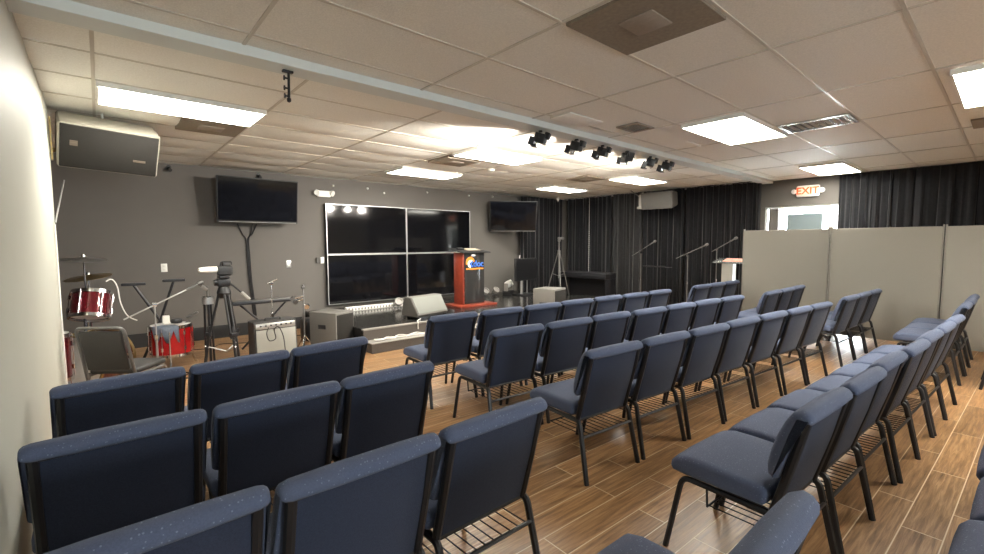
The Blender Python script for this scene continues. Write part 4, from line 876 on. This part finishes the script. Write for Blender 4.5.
# ================================================================== CONGREGATION CHAIRS
def make_chair():
    t = thing('padded_chair', 'x', 'chair', (0, 0, 0), 0, 'blue padded row chairs')
    # seat cushion
    bm = NB(); prof = [(-0.145, 0.405), (-0.15, 0.43), (-0.145, 0.458), (-0.12, 0.470), (-0.05, 0.472), (0.10, 0.476), (0.19, 0.474), (0.245, 0.458), (0.268, 0.43), (0.270, 0.405), (0.255, 0.385), (0.20, 0.382), (-0.13, 0.388)]
    w = 0.252
    loft_x(bm, prof, [(-w, 0.022), (-w+0.004, 0.011), (-w+0.015, 0.003), (-w+0.035, 0.0), (-0.1, -0.004), (0.1, -0.004), (w-0.035, 0.0), (w-0.015, 0.003), (w-0.004, 0.011), (w, 0.022)])
    obj('seat', bm, M_seat, t, sharp=80)
    # back: local frame (v forward, u up the reclined back)
    o = Vector((-0.165, 0.43)); up = Vector((-0.25, 0.968)).normalized(); fw = Vector((up.y, -up.x))
    P = lambda v, u: tuple(o+fw*v+up*u)
    vu = [(0.004, 0.10), (0.02, 0.088), (0.045, 0.10), (0.06, 0.14), (0.064, 0.20), (0.060, 0.27), (0.050, 0.335), (0.036, 0.378), (0.012, 0.402), (-0.014, 0.401), (-0.032, 0.388), (-0.038, 0.372), (-0.032, 0.360), (-0.004, 0.356), (0.0, 0.30), (0.001, 0.20)]
    bm = NB(); w = 0.254
    loft_x(bm, [P(*q) for q in vu], [(-w, 0.020), (-w+0.003, 0.012), (-w+0.012, 0.004), (-w+0.03, 0.0), (-0.1, -0.003), (0.1, -0.003), (w-0.03, 0.0), (w-0.012, 0.004), (w-0.003, 0.012), (w, 0.020)])
    obj('backrest', bm, M_seat, t, sharp=80)
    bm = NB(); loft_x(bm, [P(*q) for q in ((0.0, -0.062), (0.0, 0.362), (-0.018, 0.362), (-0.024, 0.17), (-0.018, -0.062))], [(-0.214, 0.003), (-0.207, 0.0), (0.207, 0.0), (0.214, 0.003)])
    obj('back_panel', bm, M_rear_shaded, t)
    bm = NB()
    for s in (-1, 1):
        a = [(s*0.222, *P(-0.014, 0.362)), (s*0.222, *P(-0.016, 0.15)), (s*0.222, *P(-0.014, -0.065))]; tube(bm, a, 0.017, 8)
    tube(bm, [(-0.222, *P(-0.012, -0.066)), (0.222, *P(-0.012, -0.066))], 0.011, 8); tube(bm, [(-0.222, *P(-0.02, 0.355)), (0.222, *P(-0.02, 0.355))], 0.007, 8); obj('back_frame', bm, M_black, t)
    e = P(-0.012, -0.01)
    for s in (-1, 1):
        bm = NB(); tube(bm, rounded([(s*0.228, e[0]+0.10, 0.366), (s*0.228, e[0]-0.012, 0.366), (s*0.244, -0.262, 0.02), (s*0.244, -0.266, 0.0)], 0.035), 0.0155, 8); obj('leg', bm, M_black, t)
        bm = NB(); tube(bm, rounded([(s*0.228, -0.10, 0.366), (s*0.228, 0.215, 0.366), (s*0.245, 0.282, 0.0)], 0.045), 0.0135, 8); obj('leg', bm, M_black, t)
    bm = NB()
    tube(bm, [(-0.24, -0.213, 0.27), (0.24, -0.213, 0.27)], 0.009, 6); tube(bm, [(-0.22, 0.10, 0.27), (0.22, 0.10, 0.27)], 0.005, 6)
    tube(bm, [(-0.22, 0.10, 0.27), (-0.228, 0.10, 0.37)], 0.005, 6); tube(bm, [(0.22, 0.10, 0.27), (0.228, 0.10, 0.37)], 0.005, 6)
    for k in range(10): x = -0.2+0.4*k/9; tube(bm, [(x, -0.215, 0.275), (x, 0.10, 0.268)], 0.003, 5)
    obj('book_rack', bm, M_black, t)
    return t
chair0 = make_chair(); used = [False]
ORD = ['first', 'second', 'third', 'fourth', 'fifth', 'sixth', 'seventh']
def place(x, y, a, label, group):
    a = R(a)
    if not used[0]:
        used[0] = True; chair0.location = (x, y, 0); chair0.rotation_euler.z = a; chair0['label'] = label; chair0['group'] = group; return chair0
    return dup(chair0, (x, y, 0), a, label, group)
def row(x0, x1, n, y0, y1, labels, group):
    """x0..x1 extent of the row, y0..y1 position of the back tops at the two ends"""
    dx, dy = (x1-x0)/n, (y1-y0)/n; a = math.degrees(math.atan2(y1-y0, x1-x0))
    for k in range(n):
        place(x0+dx*(k+0.5)+random.uniform(-0.004, 0.004)-0.0, y0+dy*(k+0.5)+0.272+random.uniform(-0.012, 0.012), a+random.uniform(-0.3, 0.3), labels[k], group)
random.seed(21)
gl = 'left block chairs'; gm = 'middle block chairs'; gr = 'right block chairs by the partition'
wl = ['chair against the cream wall', 'middle chair', 'chair at the aisle end']
row(-0.225, 1.345, 3, 2.745, 2.87, ['blue padded %s in the left block front row' % q for q in wl], gl)
row(-0.235, 1.345, 3, 2.01, 2.03, ['blue padded %s in the left block second row' % q for q in wl], gl)
row(-0.215, 1.37, 3, 1.24, 1.24, ['blue padded %s in the left block third row' % q for q in wl], gl)
row(0.825, 1.355, 1, 0.31, 0.31, ['blue chair nearest the viewer, its back and seat cut by the bottom edge'], gl)
sev = lambda r: ['blue padded chair, %s from the aisle in the middle block %s row' % (ORD[k], r) for k in range(7)]
row(2.13, 5.98, 7, 3.27, 3.07, sev('front'), gm)
row(2.13, 5.94, 7, 2.44, 2.12, sev('second'), gm)
row(2.14, 5.97, 7, 1.61, 1.25, sev('third'), gm)
row(1.945, 5.745, 7, 0.475, 0.255, sev('fourth'), gm)
row(1.81, 3.93, 4, -0.46, -0.52, ['blue padded seat at the right picture edge, %s of its row' % q for q in ('nearest the viewer', 'second', 'third', 'fourth and farthest')], gm)
three = lambda r: ['blue padded chair at the aisle end of the %s right block row' % r, 'middle blue padded chair of the %s right block row' % r, 'blue padded chair beside the partition in the %s right block row' % r]
row(6.64, 8.225, 3, 3.07, 3.03, three('farthest'), gr)
row(6.44, 8.02, 3, 2.04, 2.03, three('second farthest'), gr)
row(6.5, 8.08, 3, 1.25, 1.17, three('third farthest'), gr)
row(6.5, 8.1, 3, 0.28, 0.26, three('nearest'), gr)
row(6.47, 7.0, 1, -0.42, -0.42, ['blue padded chair behind the right block, only a leg showing'], gr)
